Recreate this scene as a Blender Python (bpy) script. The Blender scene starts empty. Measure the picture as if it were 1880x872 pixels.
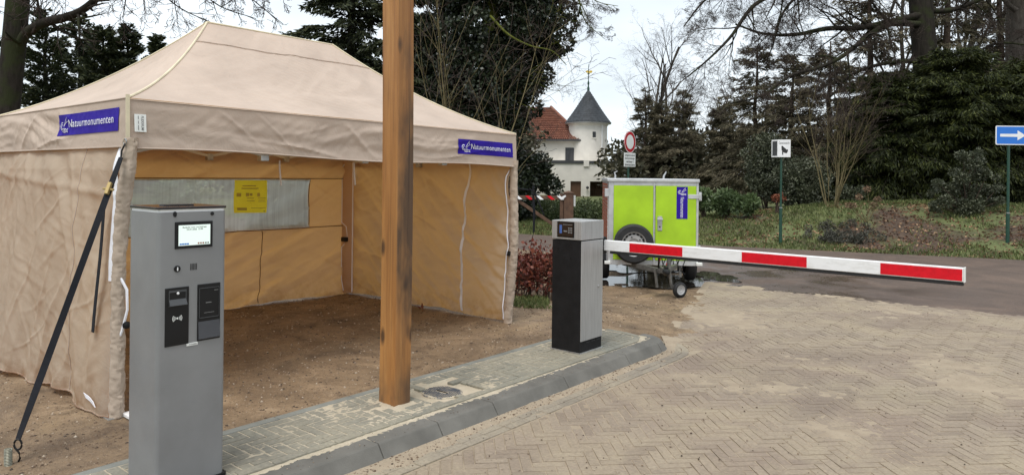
import bpy, bmesh, math, random
import numpy as np
from mathutils import Matrix, Vector, noise as mnoise

random.seed(7)
rng = np.random.default_rng(7)
SC = bpy.context.scene
COL = SC.collection
R = math.radians

# ------------------------------------------------------------------ camera
CAM_H, FOC, PCX, PCY, ROLL, YAW = 1.7, 1310.0, 940.0, 322.0, 0.010, R(39.9)
FW = np.array([-math.sin(YAW), math.cos(YAW), 0.0])
RT = np.array([math.cos(YAW), math.sin(YAW), 0.0])
UP = np.array([0, 0, 1.0])
CRT = RT * math.cos(ROLL) + UP * math.sin(ROLL)
CUP = UP * math.cos(ROLL) - RT * math.sin(ROLL)
EYE = np.array([0, 0, CAM_H])
cam_d = bpy.data.cameras.new('camera')
cam = bpy.data.objects.new('camera', cam_d)
COL.objects.link(cam)
cam_d.sensor_width = 36.0
cam_d.lens = 36.0 * FOC / 1880.0
cam_d.shift_y = -(436.0 - PCY) / 1880.0
cam_d.clip_start, cam_d.clip_end = 0.05, 2000.0
M = Matrix.Identity(4)
for i in range(3):
    M[i][0], M[i][1], M[i][2], M[i][3] = CRT[i], CUP[i], -FW[i], EYE[i]
cam.matrix_world = M
SC.camera = cam

# ------------------------------------------------------------------ sky, sun, exposure
SUN_EL, SUN_AZ = R(66), R(160)          # soft overcast light from behind the camera
wd = bpy.data.worlds.new('World')
SC.world = wd
wd.use_nodes = True
nt = wd.node_tree
nt.nodes.clear()
def WN(t, **kw):
    n = nt.nodes.new(t)
    for k, v in kw.items(): setattr(n, k, v)
    return n
sky = WN('ShaderNodeTexSky', sky_type='NISHITA', sun_disc=False, sun_elevation=SUN_EL, sun_rotation=SUN_AZ)
tc = WN('ShaderNodeTexCoord')
mp = WN('ShaderNodeMapping'); mp.inputs['Scale'].default_value = (1.0, 1.0, 3.2)
n1 = WN('ShaderNodeTexNoise'); n1.inputs['Scale'].default_value = 2.1; n1.inputs['Detail'].default_value = 5; n1.inputs['Roughness'].default_value = 0.5
cr = WN('ShaderNodeValToRGB')
cr.color_ramp.elements[0].position = 0.34; cr.color_ramp.elements[0].color = (4.75, 5.2, 5.55, 1)
cr.color_ramp.elements[1].position = 0.66; cr.color_ramp.elements[1].color = (6.7, 7.15, 7.45, 1)
mx = WN('ShaderNodeMixRGB'); mx.inputs[0].default_value = 0.9
bg = WN('ShaderNodeBackground'); bg.inputs['Strength'].default_value = 0.10
out = WN('ShaderNodeOutputWorld')
L = nt.links.new
L(tc.outputs['Generated'], mp.inputs['Vector']); L(mp.outputs['Vector'], n1.inputs['Vector'])
L(n1.outputs['Fac'], cr.inputs['Fac']); L(sky.outputs['Color'], mx.inputs[1]); L(cr.outputs['Color'], mx.inputs[2])
L(mx.outputs['Color'], bg.inputs['Color']); L(bg.outputs['Background'], out.inputs['Surface'])
sd = bpy.data.lights.new('sun', 'SUN')
sd.energy, sd.angle, sd.color = 1.5, R(28), (1.0, 0.965, 0.92)
sun = bpy.data.objects.new('sun', sd); COL.objects.link(sun)
# Nishita sun_rotation is measured clockwise from +Y
sv = Vector((math.sin(SUN_AZ) * math.cos(SUN_EL), math.cos(SUN_AZ) * math.cos(SUN_EL), math.sin(SUN_EL)))
sun.rotation_euler = sv.to_track_quat('Z', 'Y').to_euler()
SC.view_settings.view_transform = 'Standard'
SC.view_settings.look = 'None'
SC.view_settings.exposure = 0.85
SC.view_settings.gamma = 1.0
SC.view_settings.use_curve_mapping = False
SC.cycles.use_denoising = True
SC.cycles.max_bounces = 8
SC.cycles.transparent_max_bounces = 12

# ------------------------------------------------------------------ survey helpers (photo measurements -> places)
def ray(px, py): return FW + CRT * (px - PCX) / FOC + CUP * (PCY - py) / FOC
def G(px, py, z=0.0):
    d = ray(px, py); return EYE + (z - CAM_H) / d[2] * d
def PX(px, py, x):
    d = ray(px, py); return EYE + x / d[0] * d
def PY(px, py, y):
    d = ray(px, py); return EYE + y / d[1] * d
def W(px, d, z=0.0):
    p = RT * ((px - PCX) / FOC * d) + FW * d; p[2] = z; return p
def ZAT(px, py, d): return CAM_H + (PCY + ROLL * (px - PCX) - py) / FOC * d
def sm(a, b, x):
    t = np.clip((np.asarray(x, float) - a) / (b - a), 0, 1); return t * t * (3 - 2 * t)
def vnoise(P, scale, seed=0.0, oct=3):
    P = np.asarray(P, float)
    return np.array([mnoise.fractal(Vector((p[0] * scale + seed, p[1] * scale + seed * .7, (p[2] * scale if len(p) > 2 else 0.0) + 3.3)), 0.7, 2.0, oct) for p in P])
def wave(s, t, seed=0, n=6, fs=5.0, ft=5.0):
    """cheap smooth cloth wrinkles"""
    r = random.Random(seed); o = 0
    for k in range(n):
        a, b, ph = r.uniform(-fs, fs), r.uniform(-ft, ft), r.uniform(0, 6.28)
        o = o + np.sin(a * s + b * t + ph + .8 * np.sin(b * .6 * s - a * .5 * t + ph * 2)) / n
    return o

def crease(s, t, ang, fa, fc, seed, k=6.0):
    """thin sharp pleats along direction ang"""
    c, q = math.cos(ang), math.sin(ang); u, v = s * c + t * q, -s * q + t * c
    v += .12 * mnoise.noise(Vector((s * 1.1, t * 1.1, seed + 3.7)))
    n = mnoise.noise(Vector((u * fa, v * fc, seed))); m = mnoise.noise(Vector((u * fa * 1.7, v * fc * .5, seed + 8)))
    return max(0.0, 1 - k * abs(n)) ** 1.5 * max(0.0, .35 + 1.6 * m)
def folds(s, t, ang, fa, fc, seed, sharp=1.0):
    """creased cloth: ridged folds running along direction ang"""
    c, q = math.cos(ang), math.sin(ang); u, v = s * c + t * q, -s * q + t * c
    w = .25 * mnoise.noise(Vector((s * 1.3, t * 1.3, seed + 9.1)))
    n = mnoise.noise(Vector((u * fa, (v + w) * fc, seed))); m = mnoise.noise(Vector((u * fa * .6, v * fc * .6, seed + 4.4)))
    return (1 - abs(n) * 2.2) * sharp * (.5 + m) + n * (1 - sharp) + .25 * mnoise.noise(Vector((u * fa * 3, v * fc * 2.4, seed + 2)))

# ------------------------------------------------------------------ object helpers
INV = {}
def thing(name, label, cat, loc=(0, 0, 0), rotz=0.0, group=None):
    o = bpy.data.objects.new(name, None); COL.objects.link(o)
    o.empty_display_size = 0.1
    o.location = [float(c) for c in loc]; o.rotation_euler = (0, 0, rotz)
    o['label'] = label; o['category'] = cat
    if group: o['group'] = group
    INV[o.name] = np.array((Matrix.Translation([float(c) for c in loc]) @ Matrix.Rotation(rotz, 4, 'Z')).inverted())
    return o
def tag(o, label, cat, group=None):
    o['label'] = label; o['category'] = cat
    if group: o['group'] = group
    return o
def copy_tree(o, loc, rotz=0.0, label=None, scale=None):
    c = o.copy(); COL.objects.link(c); c.location = [float(v) for v in loc]; c.rotation_euler = (0, 0, rotz)
    if label: c['label'] = label
    if scale: c.scale = scale
    for ch in list(o.children):
        d = ch.copy(); COL.objects.link(d); d.parent = c
        for g in ch.children:
            e = g.copy(); COL.objects.link(e); e.parent = d
    return c
def link(name, me, parent=None, kind=None, label=None):
    o = bpy.data.objects.new(name, me); COL.objects.link(o)
    if parent is not None: o.parent = parent
    if parent is not None and parent.name in INV: INV[o.name] = INV[parent.name]
    if kind: o['kind'] = kind
    if label: o['label'] = label
    return o
def local(V, parent):
    V = np.asarray(V, float).reshape(-1, 3)
    if parent is not None and parent.name in INV:
        A = INV[parent.name]; V = V @ A[:3, :3].T + A[:3, 3]
    return V
def np_mesh(name, V, F, mats, parent=None, smooth=False, kind=None, label=None):
    """V (n,3); F (m,k) of one face size"""
    V = local(V, parent); F = np.asarray(F, np.int32)
    me = bpy.data.meshes.new(name)
    me.vertices.add(len(V)); me.vertices.foreach_set('co', V.astype(np.float32).ravel())
    k = F.shape[1]
    me.loops.add(F.size); me.loops.foreach_set('vertex_index', F.ravel())
    me.polygons.add(len(F)); me.polygons.foreach_set('loop_start', np.arange(0, F.size, k, dtype=np.int32))
    if smooth: me.polygons.foreach_set('use_smooth', np.ones(len(F), bool))
    me.update(calc_edges=True)
    for m in (mats if isinstance(mats, (list, tuple)) else [mats]): me.materials.append(m)
    return link(name, me, parent, kind, label)

class MB:
    def __init__(s): s.v = []; s.f = []; s.mi = []
    def add(s, vs, fs, mi=0):
        b = len(s.v); s.v += [tuple(float(c) for c in p) for p in vs]
        s.f += [tuple(i + b for i in f) for f in fs]; s.mi += [mi] * len(fs); return s
    def box(s, x0, x1, y0, y1, z0, z1, mi=0):
        return s.add([(x0, y0, z0), (x1, y0, z0), (x1, y1, z0), (x0, y1, z0), (x0, y0, z1), (x1, y0, z1), (x1, y1, z1), (x0, y1, z1)],
                     [(3, 2, 1, 0), (4, 5, 6, 7), (0, 1, 5, 4), (1, 2, 6, 5), (2, 3, 7, 6), (3, 0, 4, 7)], mi)
    def bar(s, a, b, w, h, up=(0, 0, 1), mi=0):
        a, b, up = np.array(a, float), np.array(b, float), np.array(up, float)
        d = b - a; d /= np.linalg.norm(d); x = np.cross(d, up); x /= np.linalg.norm(x); y = np.cross(x, d)
        c = [p + sx * x * w / 2 + sy * y * h / 2 for p in (a, b) for sx, sy in ((-1, -1), (1, -1), (1, 1), (-1, 1))]
        return s.add(c, [(0, 1, 2, 3), (7, 6, 5, 4), (0, 4, 5, 1), (1, 5, 6, 2), (2, 6, 7, 3), (3, 7, 4, 0)], mi)
    def tube(s, pts, rad, n=8, mi=0, cap=True):
        pts = np.asarray(pts, float); k = len(pts)
        rad = np.full(k, rad) if np.isscalar(rad) else np.asarray(rad, float)
        T = np.gradient(pts, axis=0); T /= np.linalg.norm(T, axis=1)[:, None] + 1e-12
        ref = np.array([0, 0, 1.0]) if abs(T[:, 2]).mean() < .8 else np.array([1.0, 0, 0])
        A = np.cross(T, ref); A /= np.linalg.norm(A, axis=1)[:, None] + 1e-12; B = np.cross(T, A)
        an = np.arange(n) / n * 2 * math.pi
        ring = pts[:, None] + rad[:, None, None] * (np.cos(an)[None, :, None] * A[:, None] + np.sin(an)[None, :, None] * B[:, None])
        fs = [(i * n + j, i * n + (j + 1) % n, (i + 1) * n + (j + 1) % n, (i + 1) * n + j) for i in range(k - 1) for j in range(n)]
        if cap: fs += [tuple(range(n))[::-1], tuple((k - 1) * n + j for j in range(n))]
        return s.add(ring.reshape(-1, 3), fs, mi)
    def lathe(s, c, ax, prof, n=24, mi=0, cap=True):
        """prof: list of (r, h) along axis ax from c"""
        c, ax = np.array(c, float), np.array(ax, float); ax /= np.linalg.norm(ax)
        ref = np.array([0, 0, 1.0]) if abs(ax[2]) < .8 else np.array([1.0, 0, 0])
        A = np.cross(ax, ref); A /= np.linalg.norm(A); B = np.cross(ax, A); vs = []; fs = []; k = len(prof)
        for r, h in prof:
            for j in range(n):
                a = j / n * 2 * math.pi; vs.append(c + ax * h + r * (math.cos(a) * A + math.sin(a) * B))
        for i in range(k - 1):
            for j in range(n): fs.append((i * n + j, i * n + (j + 1) % n, (i + 1) * n + (j + 1) % n, (i + 1) * n + j))
        if cap and prof[0][0] > 0: fs.append(tuple(range(n))[::-1])
        if cap and prof[-1][0] > 0: fs.append(tuple((k - 1) * n + j for j in range(n)))
        return s.add(vs, fs, mi)
    def prism(s, poly, vec, mi=0):
        poly = [np.array(p, float) for p in poly]; vec = np.array(vec, float); n = len(poly)
        return s.add(poly + [p + vec for p in poly], [tuple(range(n))[::-1], tuple(range(n, 2 * n))] + [(i, (i + 1) % n, n + (i + 1) % n, n + i) for i in range(n)], mi)
    def grid(s, fn, us, vs, mi=0):
        P = [fn(u, v) for v in vs for u in us]; nu = len(us)
        return s.add(P, [(j * nu + i, j * nu + i + 1, (j + 1) * nu + i + 1, (j + 1) * nu + i) for j in range(len(vs) - 1) for i in range(nu - 1)], mi)
    def build(s, name, mats, parent=None, smooth=False, bevel=0.0, kind=None, label=None, seg=2, solid=0.0):
        me = bpy.data.meshes.new(name)
        me.from_pydata(local(s.v, parent).tolist(), [], s.f)
        mats = mats if isinstance(mats, (list, tuple)) else [mats]
        for m in mats: me.materials.append(m)
        if len(mats) > 1: me.polygons.foreach_set('material_index', np.array(s.mi, np.int32))
        bm = bmesh.new(); bm.from_mesh(me); bmesh.ops.recalc_face_normals(bm, faces=bm.faces); bm.to_mesh(me); bm.free()
        if smooth: me.polygons.foreach_set('use_smooth', np.ones(len(me.polygons), bool))
        me.update()
        o = link(name, me, parent, kind, label)
        if solid:
            m = o.modifiers.new('solid', 'SOLIDIFY'); m.thickness = solid; m.offset = 0
        if bevel:
            m = o.modifiers.new('bevel', 'BEVEL'); m.width = bevel; m.segments = seg; m.limit_method = 'ANGLE'; m.angle_limit = R(40)
        if smooth and bevel == 0 and not solid:
            try: me.set_sharp_from_angle(angle=R(40))
            except Exception: pass
        return o

def text2d(s, size=1.0, bold=0.0, align='LEFT', spacing=1.0):
    """flat lettering as (verts2d, faces)"""
    cu = bpy.data.curves.new('lettering', 'FONT'); cu.body = s; cu.size = size; cu.offset = bold
    cu.align_x = align; cu.space_character = spacing; cu.resolution_u = 2; cu.fill_mode = 'FRONT'
    o = bpy.data.objects.new('lettering', cu); COL.objects.link(o)
    dg = bpy.context.evaluated_depsgraph_get(); me = bpy.data.meshes.new_from_object(o.evaluated_get(dg))
    V = np.array([v.co[:2] for v in me.vertices]).reshape(-1, 2); F = [tuple(p.vertices) for p in me.polygons]
    bpy.data.objects.remove(o); bpy.data.curves.remove(cu); bpy.data.meshes.remove(me)
    return V, F
def fit2d(V, x0, x1, y0, y1):
    lo, hi = V.min(0), V.max(0)
    return np.stack([x0 + (V[:, 0] - lo[0]) / (hi[0] - lo[0]) * (x1 - x0), y0 + (V[:, 1] - lo[1]) / (hi[1] - lo[1]) * (y1 - y0)], 1)
def stroke2d(pl, w):
    """a pen line as a flat 2d ribbon"""
    pl = np.array(pl, float); T = np.gradient(pl, axis=0); T /= np.linalg.norm(T, axis=1)[:, None] + 1e-9
    N = np.stack([-T[:, 1], T[:, 0]], 1) * w / 2; n = len(pl)
    return np.concatenate([pl + N, pl - N]), [(i, i + 1, n + i + 1, n + i) for i in range(n - 1)]
def arc2d(cx, cy, rx, ry, a0, a1, n=12):
    t = np.radians(np.linspace(a0, a1, n)); return np.stack([cx + rx * np.cos(t), cy + ry * np.sin(t)], 1)
def emblem2d(w=.05):
    """white line drawing: bird in flight over an acorn and a fish, in a unit square"""
    S = [[(.42, .42), (.52, .58), (.62, .74), (.78, .98), (.74, .76), (.86, .66), (.70, .60), (.60, .50), (.50, .38), (.42, .42)],
         arc2d(.22, .40, .17, .22, 70, 330), arc2d(.25, .38, .08, .13, 60, 300), [(.12, .58), (.2, .66), (.34, .6)],
         arc2d(.52, .13, .2, .12, 20, 340), [(.7, .16), (.86, .24), (.80, .10), (.86, .0), (.7, .1)], arc2d(.52, .13, .09, .05, 0, 350)]
    V = []; F = []
    for pl in S:
        v, f = stroke2d(pl, w); b = sum(len(x) for x in V); V.append(v); F += [tuple(i + b for i in q) for q in f]
    return np.concatenate(V), F

# ------------------------------------------------------------------ materials
class NT:
    def __init__(s, name):
        s.m = bpy.data.materials.new(name); s.m.use_nodes = True; s.t = s.m.node_tree
        s.b = s.t.nodes['Principled BSDF']; s.o = s.t.nodes['Material Output']
    def n(s, t, **kw):
        x = s.t.nodes.new(t)
        for k, v in kw.items():
            if k in x.inputs: x.inputs[k].default_value = v
            else: setattr(x, k, v)
        return x
    def l(s, a, b): s.t.links.new(a, b)
    def pos(s, scale=(1, 1, 1), obj=False, rot=(0, 0, 0)):
        g = s.n('ShaderNodeTexCoord').outputs['Object'] if obj else s.n('ShaderNodeNewGeometry').outputs['Position']
        mp = s.n('ShaderNodeMapping'); mp.inputs['Scale'].default_value = scale; mp.inputs['Rotation'].default_value = rot
        s.l(g, mp.inputs['Vector']); return mp.outputs['Vector']
    def noise(s, vec, scale, detail=4, rough=.55, dist=0):
        x = s.n('ShaderNodeTexNoise'); x.inputs['Scale'].default_value = scale; x.inputs['Detail'].default_value = detail
        x.inputs['Roughness'].default_value = rough; x.inputs['Distortion'].default_value = dist
        s.l(vec, x.inputs['Vector']); return x.outputs['Fac']
    def ramp(s, fac, stops):
        x = s.n('ShaderNodeValToRGB'); e = x.color_ramp.elements
        while len(e) < len(stops): e.new(.5)
        for q, (p, c) in zip(e, stops):
            q.position = p; q.color = (*c, 1) if len(c) == 3 else c
        s.l(fac, x.inputs['Fac']); return x.outputs['Color']
    def mr(s, fac, a, b, c=0., d=1.):
        x = s.n('ShaderNodeMapRange'); x.inputs[1].default_value, x.inputs[2].default_value, x.inputs[3].default_value, x.inputs[4].default_value = a, b, c, d
        s.l(fac, x.inputs[0]); return x.outputs[0]
    def mix(s, fac, a, b, mode='MIX'):
        x = s.n('ShaderNodeMixRGB', blend_type=mode)
        for i, v in ((0, fac), (1, a), (2, b)):
            if hasattr(v, 'links'): s.l(v, x.inputs[i])
            else: x.inputs[i].default_value = v if i == 0 else (*v, 1)
        return x.outputs[0]
    def rnd(s):
        a = s.n('ShaderNodeNewGeometry').outputs['Random Per Island']; b = s.n('ShaderNodeObjectInfo').outputs['Random']
        x = s.n('ShaderNodeMath', operation='ADD'); s.l(a, x.inputs[0]); s.l(b, x.inputs[1])
        y = s.n('ShaderNodeMath', operation='FRACT'); s.l(x.outputs[0], y.inputs[0]); return y.outputs[0]
    def col(s, c):
        if hasattr(c, 'links'): s.l(c, s.b.inputs['Base Color'])
        else: s.b.inputs['Base Color'].default_value = (*c, 1)
    def set(s, **kw):
        for k, v in kw.items():
            i = s.b.inputs[k.replace('_', ' ')]
            if hasattr(v, 'links'): s.l(v, i)
            else: i.default_value = v
        return s
    def bump(s, h, strength=.3, dist=.01):
        x = s.n('ShaderNodeBump'); x.inputs['Strength'].default_value = strength; x.inputs['Distance'].default_value = dist
        s.l(h, x.inputs['Height']); s.l(x.outputs[0], s.b.inputs['Normal']); return x.outputs[0]

def plain(name, c, rough=.6, metal=0.0, var=.15, scale=6.0, bump=0.0, bscale=60.0, spec=None, obj=False):
    t = NT(name); v = t.pos(obj=obj)
    n = t.noise(v, scale, 5)
    t.col(t.mix(1.0, c, t.ramp(n, [(.3, (1 - var,) * 3), (.7, (1 + var,) * 3)]), 'MULTIPLY'))
    t.set(Roughness=t.mr(t.noise(v, scale * 3), .3, .7, max(rough - .08, .02), min(rough + .08, 1)), Metallic=metal)
    if spec is not None: t.b.inputs['Specular IOR Level'].default_value = spec
    if bump: t.bump(t.noise(v, bscale, 4), bump, .01)
    return t.m

def fabric(name, c, ct, trans=.35, muddy=False):
    t = NT(name); v = t.pos()
    n = t.noise(v, 1.7, 6, .6)
    cc = t.mix(1.0, c, t.ramp(n, [(.3, (.86, .86, .855)), (.7, (1.09, 1.09, 1.08))]), 'MULTIPLY')
    cc = t.mix(t.mr(t.noise(v, 3.1, 8, .75, 1.5), .62, .74, 0, .35), cc, tuple(q * .62 for q in c))
    if muddy:
        g = t.n('ShaderNodeSeparateXYZ'); t.l(t.n('ShaderNodeNewGeometry').outputs['Position'], g.inputs[0])
        mu = t.n('ShaderNodeMath', operation='MULTIPLY'); t.l(t.mr(g.outputs['Z'], .12, .42, 1, 0), mu.inputs[0]); t.l(t.mr(t.noise(v, 7, 6, .7), .42, .62, .05, .75), mu.inputs[1])
        cc = t.mix(mu.outputs[0], cc, (.22, .14, .085))
    t.col(cc)
    t.set(Roughness=.85); t.b.inputs['Specular IOR Level'].default_value = .25
    cre = t.noise(t.pos((1, 1, 1)), 7.0, 8, .62, 1.2)
    nb = t.bump(cre, .35, .02)
    tr = t.n('ShaderNodeBsdfTranslucent'); tr.inputs['Color'].default_value = (*ct, 1); t.l(nb, tr.inputs['Normal'])
    mxs = t.n('ShaderNodeMixShader'); mxs.inputs[0].default_value = trans
    t.l(t.b.outputs[0], mxs.inputs[1]); t.l(tr.outputs[0], mxs.inputs[2]); t.l(mxs.outputs[0], t.o.inputs['Surface'])
    return t.m

def leafmat(name, stops, rough=.5, trans=.2, spec=.4):
    t = NT(name)
    c = t.ramp(t.rnd(), stops)
    big = t.noise(t.pos(), .8, 3)
    c = t.mix(1.0, c, t.ramp(big, [(.3, (.75, .78, .75)), (.7, (1.2, 1.18, 1.1))]), 'MULTIPLY')
    t.col(c); t.set(Roughness=rough); t.b.inputs['Specular IOR Level'].default_value = spec
    if trans:
        tr = t.n('ShaderNodeBsdfTranslucent'); t.l(c, tr.inputs['Color'])
        m = t.n('ShaderNodeMixShader'); m.inputs[0].default_value = trans
        t.l(t.b.outputs[0], m.inputs[1]); t.l(tr.outputs[0], m.inputs[2]); t.l(m.outputs[0], t.o.inputs['Surface'])
    return t.m

def barkmat(name, c1, c2, scale=14.0, moss=None):
    t = NT(name); v = t.pos((1, 1, .25))
    c = t.ramp(t.noise(v, scale, 6, .65), [(.3, c1), (.7, c2)])
    if moss: c = t.mix(t.mr(t.noise(t.pos(), 2.2, 5), .48, .62), c, moss)
    t.col(c); t.set(Roughness=.9); t.b.inputs['Specular IOR Level'].default_value = .08; t.bump(t.noise(v, scale * 2, 5), .5, .03); return t.m

def m_boom():
    t = NT('boom_white'); c = t.mix(t.mr(t.noise(t.pos((2, 2, 9)), 4, 7, .7), .5, .72, 0, .45), (.78, .78, .78), (.42, .40, .36))
    t.col(c); t.set(Roughness=.42); return t.m
MT = {}
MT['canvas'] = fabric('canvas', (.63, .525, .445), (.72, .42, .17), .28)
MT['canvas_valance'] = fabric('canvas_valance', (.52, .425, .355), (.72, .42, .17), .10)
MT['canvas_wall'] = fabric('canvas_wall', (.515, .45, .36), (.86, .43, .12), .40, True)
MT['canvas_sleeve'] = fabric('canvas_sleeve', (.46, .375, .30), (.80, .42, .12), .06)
MT['piping_cream'] = plain('piping_cream', (.66, .58, .41), .7)
MT['white_tape'] = plain('white_tape', (.78, .78, .82), .6, var=.05)
MT['white_paint'] = plain('white_paint', (.8, .8, .8), .4, var=.05)
MT['boom_white'] = m_boom()
MT['white_label'] = plain('white_label', (.74, .75, .72), .5, var=.04)
MT['black_print'] = plain('black_print', (.02, .02, .02), .6)
MT['grey_print'] = plain('grey_print', (.2, .2, .2), .6)
MT['banner_blue'] = plain('banner_blue', (.026, .010, .27), .75, var=.12, scale=9, spec=.2)
MT['banner_white'] = plain('banner_white', (.8, .8, .84), .55, var=.03)
MT['black_web'] = plain('black_web', (.016, .017, .021), .8, bump=.3, bscale=200, spec=.15)
MT['dark_zinc'] = plain('dark_zinc', (.13, .125, .115), .55, .4, scale=20, var=.35)
MT['black_metal'] = plain('black_metal', (.02, .02, .02), .4, .6)
MT['zinc'] = plain('zinc', (.45, .45, .44), .42, .8, scale=20, var=.25)
MT['alu'] = plain('alu', (.55, .56, .57), .42, .55, scale=8)
MT['truss_white'] = plain('truss_white', (.55, .53, .49), .5)
MT['black_plastic'] = plain('black_plastic', (.008, .008, .009), .4, spec=.3)
MT['black_matt'] = plain('black_matt', (.011, .011, .012), .6, var=.3, scale=12, bump=.15, bscale=400, spec=.2)
MT['dark_glass'] = plain('dark_glass', (.008, .009, .012), .08, spec=.7)
MT['kiosk_grey'] = plain('kiosk_grey', (.215, .217, .22), .45, .15, var=.11, scale=3, bump=.06, bscale=700)
MT['lid_dark'] = plain('lid_dark', (.03, .025, .028), .12, var=.2)
MT['rubber'] = plain('rubber', (.018, .018, .019), .75, bump=.2, bscale=80)
MT['lime'] = plain('lime', (.36, .58, .012), .45, var=.13, scale=3, bump=.05, bscale=20)
MT['red_reflect'] = plain('red_reflect', (.60, .004, .014), .4, var=.12, scale=30, spec=.3)
MT['sign_blue'] = plain('sign_blue', (.02, .17, .62), .4, var=.04)
MT['post_green'] = plain('post_green', (.012, .055, .035), .45)
MT['sign_red'] = plain('sign_red', (.45, .01, .02), .4)
MT['brown_red'] = plain('brown_red', (.3, .09, .05), .5)
MT['yellow_paper'] = fabric('yellow_paper', (.82, .70, .05), (.9, .78, .06), .5)
MT['yellow_print'] = plain('yellow_print', (.45, .38, .06), .6)
MT['plaster'] = plain('plaster', (.72, .685, .62), .85, var=.10, scale=1.2, bump=.1, bscale=30)
MT['dark_trim'] = plain('dark_trim', (.05, .052, .055), .6)
MT['door_brown'] = plain('door_brown', (.10, .05, .025), .6)
MT['win_glass'] = plain('win_glass', (.03, .032, .035), .1, spec=.6)
MT['gold'] = plain('gold', (.75, .5, .08), .35, .6)
MT['buckle'] = plain('buckle', (.42, .31, .13), .45, .5)
MT['fence_wood'] = plain('fence_wood', (.10, .052, .03), .75, var=.3, scale=9, bump=.3, bscale=40)
MT['spring'] = plain('spring', (.30, .30, .24), .5, .6)

def m_brushed(name, c):
    t = NT(name); v = t.pos((60, 60, 1.2)); n = t.noise(v, 3, 5, .6)
    t.col(t.mix(1.0, c, t.ramp(n, [(.25, (.72, .72, .72)), (.75, (1.3, 1.3, 1.3))]), 'MULTIPLY'))
    t.set(Metallic=.35, Roughness=.48); t.bump(n, .06, .005); return t.m
MT['brushed'] = m_brushed('brushed', (.36, .36, .355))

def m_wood():
    t = NT('post_wood'); v = t.pos((9, 9, .55)); v2 = t.pos((55, 55, 1.6)); p = t.pos()
    c = t.ramp(t.noise(v, 1.6, 6, .6, .6), [(.28, (.26, .105, .026)), (.5, (.37, .165, .045)), (.72, (.47, .235, .075))])
    c = t.mix(t.mr(t.noise(v2, 1.0, 5, .7), .5, .75, 0, .55), c, (.12, .045, .014))
    st = t.noise(t.pos((2.2, 2.2, .8)), 1.0, 5, .6)
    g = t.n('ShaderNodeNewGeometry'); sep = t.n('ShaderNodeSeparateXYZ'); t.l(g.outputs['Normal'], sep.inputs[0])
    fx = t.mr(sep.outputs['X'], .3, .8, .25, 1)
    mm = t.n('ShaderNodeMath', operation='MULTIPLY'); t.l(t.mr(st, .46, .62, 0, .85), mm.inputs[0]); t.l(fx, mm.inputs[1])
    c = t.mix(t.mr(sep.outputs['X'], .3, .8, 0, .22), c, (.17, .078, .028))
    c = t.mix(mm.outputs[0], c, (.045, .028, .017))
    kn = t.n('ShaderNodeTexVoronoi'); kn.inputs['Scale'].default_value = 1.0; t.l(t.pos((6.5, 6.5, 2.6)), kn.inputs['Vector'])
    c = t.mix(t.mr(kn.outputs['Distance'], .08, .20, .85, 0), c, (.035, .018, .010))
    g3 = t.n('ShaderNodeSeparateXYZ'); t.l(t.n('ShaderNodeNewGeometry').outputs['Position'], g3.inputs[0])
    ck = t.noise(t.pos((34, 34, .35)), 1.0, 4, .5, .3)
    c = t.mix(t.mr(ck, .655, .70, 0, .8), c, (.05, .022, .009))
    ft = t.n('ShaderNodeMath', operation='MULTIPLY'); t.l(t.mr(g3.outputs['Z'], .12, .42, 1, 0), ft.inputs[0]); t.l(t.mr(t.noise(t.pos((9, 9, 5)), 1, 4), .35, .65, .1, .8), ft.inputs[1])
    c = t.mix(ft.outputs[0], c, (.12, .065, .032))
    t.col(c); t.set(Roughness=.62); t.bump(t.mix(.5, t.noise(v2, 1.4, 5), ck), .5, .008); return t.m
MT['post_wood'] = m_wood()

def m_dirt(name='dirt', dark=1.0):
    t = NT(name); p = t.pos()
    c = t.ramp(t.noise(p, 2.0, 12, .74, .5), [(.30, (.080 , .052, .030)), (.44, (.168, .112, .064)), (.57, (.245, .168, .098)), (.70, (.39, .28, .175))])
    c = t.mix(t.mr(t.noise(t.pos((1.4, .8, 1)), .9, 6, .65, .8), .57, .70, 0, .6), c, (.34, .24, .13))
    c = t.mix(t.mr(t.noise(p, 2.3, 7, .7, 1.0), .55, .68, 0, .7), c, (.075, .044, .024))
    vo = t.n('ShaderNodeTexVoronoi'); vo.inputs['Scale'].default_value = 34; t.l(p, vo.inputs['Vector'])
    c = t.mix(t.mr(t.noise(p, 75, 4, .7), .58, .72, 0, .5), c, (.36, .27, .18))
    c = t.mix(t.mr(t.noise(p, 48, 4, .7), .55, .70, 0, .8), c, (.045, .027, .016))
    t.col(c)
    t.set(Roughness=t.mr(t.noise(p, .9, 5), .38, .6, .5, .9))
    h = t.mix(.45, t.noise(p, 9, 8, .72), t.noise(p, 70, 5, .7)); t.bump(h, .8, .035); return t.m
MT['dirt'] = m_dirt()

def m_sand(name, c1, c2):
    t = NT(name); p = t.pos()
    c = t.ramp(t.noise(p, 5, 7, .7), [(.3, c1), (.7, c2)])
    c = t.mix(t.mr(t.noise(p, 180, 3), .6, .75, 0, .5), c, (.12, .08, .05))
    t.col(c); t.set(Roughness=.95); t.bump(t.noise(p, 120, 5, .7), .6, .01); return t.m
MT['sand'] = m_sand('sand', (.26, .205, .145), (.37, .302, .218))
MT['pale_sand'] = m_sand('pale_sand', (.36, .31, .225), (.52, .45, .34))

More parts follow.
